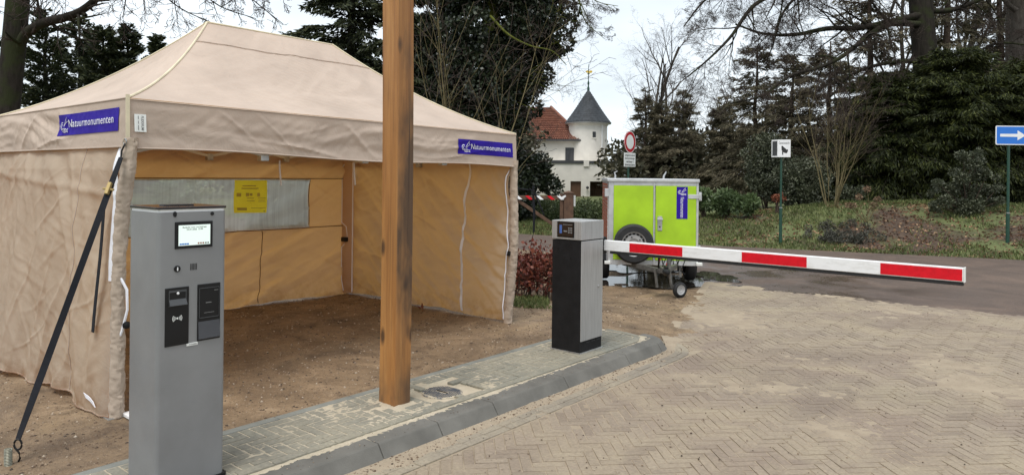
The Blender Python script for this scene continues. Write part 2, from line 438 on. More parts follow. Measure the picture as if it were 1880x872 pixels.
def m_brick(name, stops, dust, tint):
    t = NT(name); p = t.pos()
    c = t.ramp(t.rnd(), stops)
    c = t.mix(t.mr(t.noise(p, .55, 5, .6, .5), .42, .64, 0, .8), c, tint)
    c = t.mix(t.mr(t.noise(p, 1.3, 7, .68, .5), .42, .62, .1, .85), c, dust)
    c = t.mix(t.mr(t.noise(t.pos((1, 1.3, 1)), .42, 4, .55, .8), .56, .68, 0, .6), c, tuple(q * .70 for q in tint))
    c = t.mix(1.0, c, t.ramp(t.noise(p, 45, 5, .7), [(.3, (.78, .78, .78)), (.7, (1.2, 1.2, 1.2))]), 'MULTIPLY')
    t.col(c); t.set(Roughness=t.mr(t.noise(p, 1.0, 4), .35, .65, .62, .92)); t.bump(t.noise(p, 60, 5, .65), .5, .008); return t.m
MT['road_brick'] = m_brick('road_brick', [(0, (.192, .150, .112)), (.5, (.238, .189, .141)), (1, (.274, .222, .164))], (.305, .248, .172), (.210, .157, .123))
MT['pave_brick'] = m_brick('pave_brick', [(0, (.15, .148, .122)), (.5, (.185, .18, .145)), (1, (.22, .21, .165))], (.28, .255, .195), (.165, .165, .145))
MT['border_brick'] = m_brick('border_brick', [(0, (.17, .148, .118)), (.5, (.21, .182, .142)), (1, (.25, .215, .165))], (.31, .262, .19), (.20, .17, .138))
MT['kerb_stone'] = plain('kerb_stone', (.128, .122, .108), .85, var=.25, scale=4, bump=.25, bscale=140)
MT['edging'] = plain('edging', (.19, .195, .175), .85, var=.2, scale=5, bump=.3, bscale=120)
MT['iron'] = plain('iron', (.07, .08, .10), .5, .3, var=.3, scale=40, bump=.3, bscale=90)

def m_asphalt():
    t = NT('asphalt'); p = t.pos()
    c = t.ramp(t.noise(p, .9, 9, .7, .8), [(.3, (.056, .037, .027)), (.5, (.090, .061, .045)), (.62, (.120, .080, .058)), (.75, (.175, .126, .092))])
    c = t.mix(t.mr(t.noise(p, 38, 5, .8), .56, .70, 0, .7), c, (.27, .22, .19))
    vs = t.n('ShaderNodeVectorMath', operation='DISTANCE'); vs.inputs[1].default_value = (-5.6, 11.9, 0)
    t.l(t.n('ShaderNodeNewGeometry').outputs['Position'], vs.inputs[0])
    wet = t.mr(vs.outputs['Value'], 1.0, 4.6, 1, 0)
    mm = t.n('ShaderNodeMath', operation='MULTIPLY'); t.l(wet, mm.inputs[0]); t.l(t.mr(t.noise(p, .8, 5), .38, .6), mm.inputs[1])
    rg = t.mr(mm.outputs[0], 0, .6, .75, .10)
    t.col(t.mix(t.mr(mm.outputs[0], 0, 1, 0, .5), c, (.06, .05, .048))); t.set(Roughness=rg); t.bump(t.noise(p, 110, 4, .7), .35, .006); return t.m
MT['asphalt'] = m_asphalt()

def m_terrain():
    t = NT('terrain'); p = t.pos()
    g = t.ramp(t.noise(p, 3.5, 7, .7), [(.3, (.06, .06, .022)), (.5, (.105, .125, .042)), (.7, (.16, .175, .07))])
    b = t.ramp(t.noise(p, 8, 6, .7), [(.3, (.035, .023, .015)), (.7, (.11, .070, .046))])
    f = t.noise(p, .33, 5, .6, .6)
    vs = t.n('ShaderNodeVectorMath', operation='DISTANCE'); vs.inputs[1].default_value = (-3.9, 19.9, .6)
    t.l(p, vs.inputs[0]); ad = t.n('ShaderNodeMath', operation='SUBTRACT'); t.l(f, ad.inputs[0]); t.l(t.mr(vs.outputs['Value'], 0.3, 1.7, -.2, .04), ad.inputs[1])
    c = t.mix(t.mr(ad.outputs[0], .5, .6), g, b)
    t.col(c); t.set(Roughness=.95); t.bump(t.noise(p, 14, 6, .7), .8, .06); return t.m
MT['terrain'] = m_terrain()

def m_water():
    t = NT('water'); t.col((.04, .033, .028)); t.set(Roughness=.03, IOR=1.33)
    t.bump(t.noise(t.pos(), 5, 3), .06, .01); return t.m
MT['water'] = m_water()

def m_film():
    t = NT('window_film'); p = t.pos((1, 30, .6)); s = t.noise(p, 1.1, 4, .6)
    t.col(t.ramp(s, [(.3, (.5, .5, .49)), (.7, (.8, .8, .78))])); t.set(Roughness=.2)
    t.bump(t.noise(t.pos((1, 6, 3)), 2.2, 5, .65, 1.0), .25, .02)
    tr = t.n('ShaderNodeBsdfTransparent'); tr.inputs['Color'].default_value = (.93, .95, .93, 1)
    tl = t.n('ShaderNodeBsdfTranslucent'); tl.inputs['Color'].default_value = (.56, .57, .52, 1)
    a = t.n('ShaderNodeMixShader'); a.inputs[0].default_value = .78; t.l(t.b.outputs[0], a.inputs[1]); t.l(tl.outputs[0], a.inputs[2])
    m = t.n('ShaderNodeMixShader'); t.l(t.mr(s, .3, .7, .22, .48), m.inputs[0]); t.l(a.outputs[0], m.inputs[1]); t.l(tr.outputs[0], m.inputs[2])
    t.l(m.outputs[0], t.o.inputs['Surface']); return t.m
MT['window_film'] = m_film()
def m_screen():
    t = NT('screen_lit'); t.col((.5, .55, .52)); t.set(Roughness=.3)
    t.b.inputs['Emission Color'].default_value = (.62, .74, .68, 1); t.b.inputs['Emission Strength'].default_value = .45; return t.m
MT['screen_lit'] = m_screen()
def m_tile():
    t = NT('roof_tile'); p = t.pos((1, 1, 1))
    c = t.ramp(t.noise(p, 2.2, 6, .7), [(.3, (.11, .040, .026)), (.5, (.19, .068, .040)), (.7, (.31, .14, .085))])
    c = t.mix(t.mr(t.noise(p, .7, 5), .55, .7, 0, .6), c, (.13, .08, .06)); t.col(c); t.set(Roughness=.8); return t.m
MT['roof_tile'] = m_tile()
MT['slate'] = plain('slate', (.042, .047, .053), .65, var=.4, scale=4, spec=.25)

MT['lf_ivy'] = leafmat('lf_ivy', [(0, (.010, .015, .008)), (.6, (.020, .029, .014)), (.92, (.036, .048, .024)), (1, (.07, .085, .05))], .4, .1, .5)
MT['lf_yew'] = leafmat('lf_yew', [(0, (.010, .015, .004)), (.5, (.025, .033, .007)), (.9, (.050, .060, .012)), (1, (.08, .088, .02))], .6, .15, .25)
MT['lf_conifer'] = leafmat('lf_conifer', [(0, (.014, .020, .010)), (.6, (.034, .044, .020)), (1, (.075, .080, .035))], .6, .12, .25)
MT['lf_pine'] = leafmat('lf_pine', [(0, (.050, .046, .032)), (.6, (.112, .098, .064)), (1, (.19, .16, .11))], .7, .12, .2)
MT['lf_holly'] = leafmat('lf_holly', [(0, (.030, .038, .020)), (.65, (.075, .085, .050)), (1, (.20, .21, .15))], .45, .08, .4)
MT['lf_rhodo'] = leafmat('lf_rhodo', [(0, (.045, .075, .028)), (.6, (.095, .14, .055)), (1, (.18, .23, .11))], .4, .15, .5)
MT['lf_hedge'] = leafmat('lf_hedge', [(0, (.045, .065, .022)), (.6, (.085, .115, .042)), (1, (.15, .17, .075))], .5, .2, .4)
MT['lf_copper'] = leafmat('lf_copper', [(0, (.075, .014, .012)), (.6, (.16, .040, .028)), (1, (.30, .10, .06))], .5, .25, .4)
MT['lf_red'] = leafmat('lf_red', [(0, (.12, .032, .018)), (1, (.30, .11, .06))], .6, .2)
MT['lf_dry'] = leafmat('lf_dry', [(0, (.12, .07, .045)), (.6, (.22, .14, .09)), (1, (.42, .30, .2))], .8, .15)
MT['lf_litter'] = leafmat('lf_litter', [(0, (.07, .03, .018)), (.6, (.16, .075, .04)), (1, (.40, .26, .16))], .8, .1)
MT['lf_grass'] = leafmat('lf_grass', [(0, (.055, .072, .02)), (.6, (.115, .15, .045)), (1, (.25, .25, .11))], .7, .2)
MT['lf_cover'] = leafmat('lf_cover', [(0, (.03, .03, .022)), (.6, (.065, .064, .050)), (1, (.12, .115, .095))], .6, .1)
MT['lf_wood'] = leafmat('lf_wood', [(0, (.032, .032, .022)), (.6, (.068, .065, .042)), (1, (.13, .115, .08))], .8, .1, .2)
MT['bark_dark'] = barkmat('bark_dark', (.014, .012, .010), (.040, .034, .028), moss=(.030, .034, .016))
MT['bark_grey'] = barkmat('bark_grey', (.05, .043, .037), (.115, .10, .085))
MT['bark_brown'] = barkmat('bark_brown', (.045, .032, .025), (.10, .075, .058))
MT['bark_olive'] = barkmat('bark_olive', (.10, .085, .04), (.22, .18, .10))
MT['bark_twig'] = barkmat('bark_twig', (.040, .030, .026), (.085, .066, .057))
MT['bark_moss'] = barkmat('bark_moss', (.05, .06, .012), (.13, .14, .03))

# ================================================================== THE SETTING
def struct(o): o['kind'] = 'structure'; return o
ISL = 0.10                                     # top of the paved island
KX = -3.28                                     # foot of the kerb
Y_END = 6.55                                   # end of the island

def far_edge(X):  return np.interp(X, [-60, -30, -13, -10.7, -7.7, -5.26, -1.4, 6, 40], [9.0, 13.0, 16.06, 16.5, 16.75, 17.5, 18.66, 20.6, 30.0])
def near_edge(X): return np.interp(X, [-60, -30, -13, -10.2, -6.6, -5.5, -4.86, -3.4, -.8, 6, 40], [5.5, 9.0, 12.1, 12.55, 12.7, 11.9, 10.9, 10.9, 11.1, 12.0, 20.0])
def lane_left(Y): return np.interp(Y, [0, 6.5, 6.9, 10.9, 14], [KX, KX, -3.55, -4.9, -5.6])
def lane_right(Y): return np.interp(Y, [-5, 3, 6, 8, 9.6, 11.2], [-.30, -.36, -.45, -.40, .0, 1.2])

def terrain_z(X, Y):
    X, Y = np.asarray(X, float), np.asarray(Y, float)
    s = Y - far_edge(X)
    amp = np.interp(X, [-40, -15, -12.5, -9.5, -6, 0, 20], [.02, .04, .10, .46, .98, 1.0, 1.0])
    z = -.03 + amp * sm(.15, 4.6, s) + .03 * sm(-.1, .5, s)
    z = z - .06 * sm(-4.6, -4.2, X) * sm(.2, -.2, s) 
    return z + .05 * np.sin(X * 1.3 + Y * .4) * np.sin(Y * .9 - X * .3) * sm(.5, 3, s)

def sheet(name, xs, ys, fn, mat, smooth=True, keep=None):
    Xg, Yg = np.meshgrid(xs, ys); Z = fn(Xg, Yg); V = np.stack([Xg.ravel(), Yg.ravel(), Z.ravel()], 1)
    nx, ny = len(xs), len(ys); I = np.arange(nx * ny).reshape(ny, nx)
    F = np.stack([I[:-1, :-1], I[:-1, 1:], I[1:, 1:], I[1:, :-1]], -1).reshape(-1, 4)
    if keep is not None: F = F[keep(V[F].mean(1))]
    return np_mesh(name, V, F, mat, smooth=smooth)
def geo(a, b, n, c, k):  # coordinates dense near c
    t = np.linspace(-1, 1, n); return np.unique(np.concatenate([np.linspace(a, b, 40), c + np.sign(t) * np.abs(t) ** k * max(b - c, c - a)]).clip(a, b))
struct(sheet('ground', np.unique(np.concatenate([np.linspace(-400, 400, 81), np.arange(-24, 14, .4)])),
             np.unique(np.concatenate([np.linspace(-200, 600, 81), np.arange(8, 34, .4)])), terrain_z, MT['terrain']))

# asphalt road: follows both edges
xs = np.concatenate([np.linspace(-60, -16, 12), np.linspace(-15, 4, 60), np.linspace(6, 40, 10)])
V = []; F = []
for i, x in enumerate(xs):
    a, b = near_edge(x), far_edge(x); V.append((x, a - .35, -.010))
    for j in range(9):
        V.append((x, a + (b - a) * j / 8, .004))
for i in range(len(xs) - 1):
    for j in range(9): F.append((i * 10 + j, (i + 1) * 10 + j, (i + 1) * 10 + j + 1, i * 10 + j + 1))
struct(np_mesh('asphalt_road', V, F, MT['asphalt']))

# bare earth: under the tent, round the trailer
def dirt_h(X, Y):
    base = .092 * sm(8.6, 6.6, Y) * np.where(Y > 6.2, sm(-3.6, -4.7, X), 1.0)
    base = base * sm(-16, -12, X) + .004
    P = np.stack([X.ravel(), Y.ravel()], 1)
    n = vnoise(P, 1.1, 3, 4).reshape(X.shape) * .016 + vnoise(P, 6, 8, 3).reshape(X.shape) * .006
    near_puddle = np.exp(-((X + 5.9) ** 2 + (Y - 10.5) ** 2) / 2.2)
    edge = np.where(Y > 6.3, sm(0, .5, lane_left(Y) + .25 - X), sm(-4.18, -4.5, X))
    fade_road = sm(.05, -.6, Y - near_edge(X))
    e2 = vnoise(P, 2.3, 15, 4).reshape(X.shape)
    thin = np.where(Y > 6.62, .030 * sm(.55, -.15, lane_left(Y) + .30 + .45 * e2 - X), 0)
    return base + n * (.35 + .65 * edge) * fade_road + near_puddle * (-.030 + .5 * n) + .004 * (1 - fade_road) - thin
def dirt_xmax(Y): return np.where(Y < 6.42, -4.195, np.where(Y < 6.75, np.interp(Y, [6.42, 6.60, 6.75], [-4.10, -3.62, -3.42]), lane_left(Y) + .5))
ys = np.concatenate([np.arange(-4, 1, .16), np.arange(1, 12.7, .055)]); us = np.concatenate([np.linspace(0, .45, 40), np.linspace(.46, 1, 150)])
Xg = np.stack([-17 + us * (dirt_xmax(np.array(y)) + 17) for y in ys]); Yg = np.repeat(ys[:, None], len(us), 1)
Zg = dirt_h(Xg, Yg)
I = np.arange(Xg.size).reshape(Xg.shape); F = np.stack([I[:-1, :-1], I[:-1, 1:], I[1:, 1:], I[1:, :-1]], -1).reshape(-1, 4)
V = np.stack([Xg.ravel(), Yg.ravel(), Zg.ravel()], 1); cm = V[F].mean(1)
F = F[cm[:, 1] < near_edge(cm[:, 0]) + .12]
struct(np_mesh('dirt', V, F, MT['dirt'], smooth=True))
# right hand verge of the lane, just reaching the picture edge
def verge_h(X, Y):
    P = np.stack([X.ravel(), Y.ravel()], 1)
    n = vnoise(P, 1.8, 13, 4).reshape(X.shape)
    e = X - lane_right(Y)
    return -.012 + .032 * sm(-.05, .45, e + .22 * n) + n * .014 + vnoise(P, 9, 5, 3).reshape(X.shape) * .007
ys = np.arange(-2, 11.0, .05); us = np.linspace(0, 1, 70) ** 1.6
Xg = np.stack([lane_right(np.array(y)) - .35 + us * (9 - lane_right(np.array(y))) for y in ys]); Yg = np.repeat(ys[:, None], len(us), 1)
I = np.arange(Xg.size).reshape(Xg.shape); F = np.stack([I[:-1, :-1], I[:-1, 1:], I[1:, 1:], I[1:, :-1]], -1).reshape(-1, 4)
struct(np_mesh('sandy_verge', np.stack([Xg.ravel(), Yg.ravel(), verge_h(Xg, Yg).ravel()], 1), F, MT['sand'], smooth=True))

# puddles: level water lying in the hollows by the trailer
def blob(cx, cy, rx, ry, z, rot, seed, n=48):
    t = np.linspace(0, 2 * math.pi, n, endpoint=False); r = 1 + .22 * np.sin(2 * t + seed) + .15 * np.sin(5 * t + seed * 2) + .10 * np.sin(9 * t + seed * 3)
    x, y = rx * r * np.cos(t), ry * r * np.sin(t); c, s = math.cos(rot), math.sin(rot)
    return [(cx + a * c - b * s, cy + a * s + b * c, z) for a, b in zip(x, y)]
for k, (cx, cy, rx, ry, zz) in enumerate([(-5.80, 10.35, 1.35, .85, -.006), (-6.75, 11.6, .9, .7, .002), (-5.15, 11.6, .35, .55, .011)]):
    P = blob(cx, cy, rx, ry, zz, YAW, k * 1.7 + .4)
    struct(np_mesh('puddle', P + [(cx, cy, zz)], [(i, (i + 1) % 48, 48) for i in range(48)], MT['water']))

# ---- brick helpers
def clip_poly(P, a, b, c):
    """keep a*x+b*y<=c"""
    out = []
    for i in range(len(P)):
        p, q = P[i], P[(i + 1) % len(P)]; dp, dq = a * p[0] + b * p[1] - c, a * q[0] + b * q[1] - c
        if dp <= 0: out.append(p)
        if dp * dq < 0:
            t = dp / (dp - dq); out.append((p[0] + t * (q[0] - p[0]), p[1] + t * (q[1] - p[1])))
    return out
def area(P): return abs(sum(P[i][0] * P[(i + 1) % len(P)][1] - P[(i + 1) % len(P)][0] * P[i][1] for i in range(len(P)))) / 2
def brick_geo(P, z, tilt=(0, 0), th=.05, ch=.004):
    """chamfered paver from a convex outline (counter clockwise)"""
    P = np.array(P); c = P.mean(0); n = len(P); d = np.linalg.norm(P - c, axis=1)[:, None]
    Q = c + (P - c) * (1 - ch / d)
    zt = lambda A, o: z + o + (A - c) @ np.array(tilt)
    V = np.concatenate([np.c_[P, zt(P, -th)], np.c_[P, zt(P, -ch)], np.c_[Q, zt(Q, 0)]])
    F = [(i, (i + 1) % n, n + (i + 1) % n, n + i) for i in range(n)] + [(n + i, n + (i + 1) % n, 2 * n + (i + 1) % n, 2 * n + i) for i in range(n)] + [tuple(range(2 * n, 3 * n))]
    return V, F
def ccw(P): return P if sum(P[i][0] * P[(i + 1) % len(P)][1] - P[(i + 1) % len(P)][0] * P[i][1] for i in range(len(P))) > 0 else P[::-1]
def herring(w, ang, org, box, g=.0032):
    """3:1 herringbone outlines inside a world box; w = module"""
    n = 3; c, s = math.cos(ang), math.sin(ang); out = []
    K = int(max(box[1] - box[0], box[3] - box[2]) / w) + 8
    for m in range(-K // 3, K // 3 + 1):
        for k in range(-2 * K, 2 * K):
            for (x, y, dx, dy) in ((k + 2 * n * m, k, n, 1), (k + 2 * n * m + n, k + 1 - n, 1, n)):
                cx, cy = (x + dx / 2) * w, (y + dy / 2) * w
                X, Y = org[0] + cx * c - cy * s, org[1] + cx * s + cy * c
                if not (box[0] < X < box[1] and box[2] < Y < box[3]): continue
                pts = []
                for ax, ay in ((x * w + g, y * w + g), ((x + dx) * w - g, y * w + g), ((x + dx) * w - g, (y + dy) * w - g), (x * w + g, (y + dy) * w - g)):
                    ax += random.uniform(-.0016, .0016); ay += random.uniform(-.0016, .0016)
                    pts.append((org[0] + ax * c - ay * s, org[1] + ax * s + ay * c))
                out.append(pts)
    return out
def lay(parent, polys, mat, zfn, limit=300, part='brick', jit=.0022, tilt=.012):
    """the bricks that show largest are parts of their own, the rest one joined part"""
    polys = sorted(polys, key=lambda P: np.hypot(*np.mean(P, 0)) - (0 if in_view(np.mean(P, 0)) else -50))
    bv, bf = [], []
    for i, P in enumerate(polys):
        c = np.mean(P, 0); z = zfn(c[0], c[1]) + random.uniform(-jit, jit)
        V, F = brick_geo(ccw(list(map(tuple, P))), z, (random.uniform(-tilt, tilt), random.uniform(-tilt, tilt)))
        if i < limit:
            me = bpy.data.meshes.new(part); V[:, :2] -= c; V[:, 2] -= z
            me.from_pydata(V.tolist(), [], F); me.materials.append(mat)
            o = link(part, me, parent); o.location = (c[0], c[1], z)
        else:
            b = len(bv); bv += V.tolist(); bf += [tuple(q + b for q in f) for f in F]
    if bv:
        me = bpy.data.meshes.new('brickwork'); me.from_pydata(bv, [], bf); me.materials.append(mat)
        link('brickwork', me, parent, kind='stuff')
def in_view(p, z=0.0):
    q = np.array([p[0], p[1], z]) - EYE; d = q @ FW
    if d < .3: return False
    x, y = PCX + FOC * (q @ CRT) / d, PCY - FOC * (q @ CUP) / d
    return -20 < x < 1900 and y < 890

# ---- brick road
road = struct(bpy.data.objects.new('brick_road', None)); COL.objects.link(road)
polys = []
HB_ANG = R(45)
for P in herring(.0672, HB_ANG, (-2.0, 5.0), (-5.4, 1.3, .2, 11.2)):
    c = np.mean(P, 0)
    if c[0] > lane_right(c[1]) + .35: continue
    Q = P
    if c[1] < 6.6: Q = clip_poly(Q, -1, 0, 3.045)                      # cut along the border course
    else:
        Yc = c[1]; x0 = float(lane_left(Yc)) + (.02 if Yc < 7.3 else .0)
        Q = clip_poly(Q, -1, -.34 if Yc > 6.9 else 0, -(x0) - (.34 * Yc if Yc > 6.9 else 0))
    Q = clip_poly(Q, 0, 1, float(near_edge(c[0])) - .002) if len(Q) > 2 else Q
    if len(Q) < 3 or area(Q) < .0015: continue
    polys.append(Q)
# two curved border courses round the kerb
def kerb_path(off):
    """points along the kerb foot, off metres outside it"""
    r = .34; pts = [(KX + off, y) for y in np.arange(.2, Y_END - r, .07)]
    for a in np.linspace(0, 100, 24): pts.append((KX - r + (r + off) * math.cos(R(a)), Y_END - r + (r + off) * math.sin(R(a))))
    return np.array(pts)
def course(path, Lb, wd, gap=.006):
    seg = np.r_[0, np.cumsum(np.linalg.norm(np.diff(path, axis=0), axis=1))]; out = []; s = 0
    while s + Lb < seg[-1]:
        a = np.array([np.interp(s + gap / 2, seg, path[:, k]) for k in (0, 1)]); b = np.array([np.interp(s + Lb - gap / 2, seg, path[:, k]) for k in (0, 1)])
        t = (b - a) / np.linalg.norm(b - a); nn = np.array([t[1], -t[0]]) * (wd / 2 - gap / 4)
        out.append([tuple(a - nn), tuple(a + nn), tuple(b + nn), tuple(b - nn)]); s += Lb
    return out
border = course(kerb_path(.115), .205, .068) + course(kerb_path(.185), .205, .068)
road_z = lambda x, y: .0
lay(road, polys, MT['road_brick'], road_z)
lay(road, border, MT['border_brick'], lambda x, y: .0025, limit=64, part='border_brick')
# sand in the joints, drifted over the bricks in places and heaped along the kerb
def sand_h(X, Y):
    P = np.stack([X.ravel(), Y.ravel()], 1)
    n = vnoise(P, .75, 21, 4).reshape(X.shape); f = vnoise(P, 14, 2, 3).reshape(X.shape); m = vnoise(P, 3, 12, 3).reshape(X.shape)
    d = X - (KX + np.where(Y > Y_END - .3, -.25 * (Y - Y_END + .3), 0))
    heap = .016 * sm(.085, .0, d + .045 * m - .04 * sm(5.2, 3.8, Y)) * (Y < 6.9)
    z = -.0038 + .0024 * n + .0016 * f + heap + .0042 * sm(.38, .85, n + .5 * m + .3 * f)
    z = z + .0075 * np.exp(-((X + 3.6) ** 2 / .25 + (Y - 8.2) ** 2 / .5))
    z = z + .010 * sm(.45, .0, near_edge(X) - Y) * sm(-1.2, -2.6, X) * (.45 + m + .9 * f)
    return np.minimum(z, .02)
ys = np.arange(.2, 11.0, .04); us = np.linspace(0, 1, 110)
Xg = np.stack([lane_left(np.array(y)) - .12 + us * (lane_right(np.array(y)) - lane_left(np.array(y)) + .5) for y in ys]); Yg = np.repeat(ys[:, None], len(us), 1)
I = np.arange(Xg.size).reshape(Xg.shape); F = np.stack([I[:-1, :-1], I[:-1, 1:], I[1:, 1:], I[1:, :-1]], -1).reshape(-1, 4)
o = np_mesh('sand', np.stack([Xg.ravel(), Yg.ravel(), sand_h(Xg, Yg).ravel()], 1), F, MT['sand'], smooth=True, kind='stuff')

# ---- kerb: separate stones along the island, rounding its end
kerb = struct(bpy.data.objects.new('kerb', None)); COL.objects.link(kerb)
def kerb_stone(pa, mb, z1=.092):
    pa = np.array(pa); T = np.gradient(pa, axis=0); T /= np.linalg.norm(T, axis=1)[:, None]; N = np.stack([-T[:, 1], T[:, 0]], 1)   # towards the island
    prof = [(0.0, -.06), (0.0, .012), (.052, z1 - .006), (.060, z1), (.215, z1 + .001), (.215, -.06)]
    n = len(prof); vs = [(*(p + nn * o), z) for p, nn in zip(pa, N) for o, z in prof]
    fs = [(i * n + j, (i + 1) * n + j, (i + 1) * n + (j + 1) % n, i * n + (j + 1) % n) for i in range(len(pa) - 1) for j in range(n)]
    fs += [tuple(range(n)), tuple((len(pa) - 1) * n + j for j in range(n))[::-1]]
    return mb.add(vs, fs)
Yj = [-.9, .05, .95, 1.85, 2.77, 3.26, 3.80, 4.66, 5.61, 6.21]
for a, b in zip(Yj[:-1], Yj[1:]):
    kerb_stone([(KX, y) for y in np.linspace(a + .003, b - .003, 4)], MB()).build('kerb_stone', MT['kerb_stone'], kerb, bevel=.004)
r_ = .34
for a0, a1 in ((0, 44), (45, 96)):
    kerb_stone([(KX - r_ + r_ * math.cos(R(a)), 6.213 + r_ * math.sin(R(a))) for a in np.linspace(a0 + .5, a1, 8)], MB()).build('kerb_stone', MT['kerb_stone'], kerb, bevel=.004)

# ---- paved island
isl = struct(bpy.data.objects.new('paved_island', None)); COL.objects.link(isl)
BX0, BX1 = -4.115, -3.568                       # herringbone field between the edging and the border course
cover_c = G(812, 718, ISL); CR = .165
polys = []
for P in herring(.0695, 0.0, (-3.9, 3.0), (-4.3, -3.4, -.3, 6.5), .0046):
    c = np.mean(P, 0)
    if abs(c[0] - cover_c[0]) < .20 and abs(c[1] - cover_c[1]) < .25: continue
    if abs(c[0] + 3.80) < .08 and abs(c[1] - 3.28) < .08: continue
    Q = clip_poly(P, 1, 0, BX1); Q = clip_poly(Q, -1, 0, -BX0) if len(Q) > 2 else Q
    for k in range(7):                          # rounded end
        a = R(k * 15); ca, sa = math.cos(a), math.sin(a)
        Q = clip_poly(Q, ca, sa, ca * (BX1 - .20) + sa * (6.30 - .20) + .20 + (0 if k else 9)) if len(Q) > 2 else Q
    if len(Q) < 3 or area(Q) < .0012: continue
    polys.append(Q)
bpath = [(BX1 + .036, y) for y in np.arange(-.3, 6.12, .07)] + [(BX1 - .2 + .236 * math.cos(R(a)), 6.12 + .236 * math.sin(R(a))) for a in np.linspace(0, 90, 14)] + [(x, 6.356) for x in np.arange(-3.80, -4.12, -.06)]
polys += course(np.array(bpath), .207, .068)
lay(isl, polys, MT['pave_brick'], lambda x, y: ISL + .004, jit=.0016, tilt=.010)
for y in np.arange(-1.0, 6.3, .6):
    w0, w1 = (-4.19, -4.122)
    MB().box(w0, w1, y + .003, min(y + .597, 6.38), -.05, ISL + random.uniform(0, .004)).build('edging_stone', MT['edging'], isl, bevel=.004)
# pale jointing sand on the island
def isl_sand(X, Y):
    P = np.stack([X.ravel(), Y.ravel()], 1)
    n = vnoise(P, 1.3, 31, 4).reshape(X.shape); f = vnoise(P, 22, 4, 3).reshape(X.shape)
    z = ISL + .0006 + .0008 * n + .0009 * f + .0042 * sm(.5, 1.1, n + .5 * f + .5 * vnoise(P, 55, 6, 2).reshape(X.shape))
    kerbside = sm(-3.538, -3.525, X); f2 = vnoise(P, 48, 9, 3).reshape(X.shape)
    hole = ((np.abs(X - cover_c[0]) < .2) & (np.abs(Y - cover_c[1]) < .26))
    z = np.where(kerbside > 0, ISL - .0085 + .0048 * (.42 + .45 * n + .7 * f2 + .35 * sm(5.2, 2.4, Y) - 1.9 * sm(-3.50, -3.39, X)), z)
    return np.where(hole, ISL - .012 + .003 * f, z)
xs = np.linspace(-4.118, -3.385, 110); ys = np.arange(-.3, 6.36, .018)
np_mesh_o = sheet('joint_sand', xs, ys, isl_sand, MT['pale_sand'], keep=lambda c: ~((c[:, 1] > 6.2) & (np.hypot(c[:, 0] + 3.62, c[:, 1] - 6.213) > .26) & (c[:, 0] > -3.62)))
np_mesh_o['kind'] = 'stuff'

# pebbles and crumbs lying on the earth, the sand and the bricks
def scatter(name, N, xr, yr, hfn, mat, s0, s1, keep=None, dens=None):
    P = np.stack([rng.uniform(*xr, N), rng.uniform(*yr, N)], 1)
    if keep is not None: P = P[keep(P[:, 0], P[:, 1])]
    z = hfn(P[:, 0], P[:, 1]); n = len(P); S = s0 + (s1 - s0) * rng.random(n) ** 4
    B = np.array([(1, 0, 0), (0, 1, 0), (-1, 0, 0), (0, -1, 0), (0, 0, .7), (0, 0, -.5)])
    Fb = np.array([(0, 1, 4), (1, 2, 4), (2, 3, 4), (3, 0, 4), (1, 0, 5), (2, 1, 5), (3, 2, 5), (0, 3, 5)])
    a = rng.uniform(0, 6.28, n); D = B[None] * rng.uniform(.6, 1.3, (n, 6, 1)) * S[:, None, None]
    c, s = np.cos(a)[:, None], np.sin(a)[:, None]
    X = D[..., 0] * c - D[..., 1] * s; Y = D[..., 0] * s + D[..., 1] * c
    V = np.stack([X + P[:, :1], Y + P[:, 1:], D[..., 2] + z[:, None]], -1).reshape(-1, 3)
    F = (Fb[None] + 6 * np.arange(n)[:, None, None]).reshape(-1, 3)
    return np_mesh(name, V, F, mat, kind='stuff')
def m_pebble():
    t = NT('pebble'); t.col(t.ramp(t.rnd(), [(0, (.05, .035, .025)), (.35, (.13, .085, .055)), (.7, (.24, .17, .11)), (1, (.45, .38, .30))])); t.set(Roughness=.85); return t.m
MT['pebble'] = m_pebble()
scatter('pebbles', 26000, (-8.6, -4.2), (.8, 7.5), dirt_h, MT['pebble'], .0025, .014)
scatter('pebbles', 5000, (-7.5, -3.4), (6.6, 11.5), dirt_h, MT['pebble'], .003, .018, keep=lambda x, y: (x < lane_left(y)) & (y < near_edge(x)))
scatter('grit', 3500, (-3.3, -.4), (1.5, 10.8), lambda x, y: x * 0 + .003, MT['pebble'], .002, .009)
scatter('grit', 2200, (KX, KX + .16), (1.2, 6.6), lambda x, y: sand_h(x, y), MT['pebble'], .003, .012)
scatter('grit', 500, (-3.53, -3.35), (1.2, 6.2), lambda x, y: x * 0 + .094, MT['pebble'], .002, .006)
scatter('grit', 2500, (-.7, 1.2), (3.5, 9.5), verge_h, MT['pebble'], .003, .014)

# ================================================================== THE TENT
XF, XB = -4.965, -7.88                       # open front, back wall
YL, YR = 1.985, 6.0                          # left and right walls
XM, YA, YB, ZR = -6.427, 3.254, 4.646, 3.085 # ridge
def ze(y): return 2.186 - .010 * (y - YL)    # eave
def zb(y): return 1.864 - .0155 * (y - YL)   # lower edge of the valance
def gz(x, y): return float(dirt_h(np.array([[x]]), np.array([[y]]))[0, 0])
tent = thing('market_tent', 'beige pop-up tent with open front, side walls and blue white-lettered banners', 'tent')

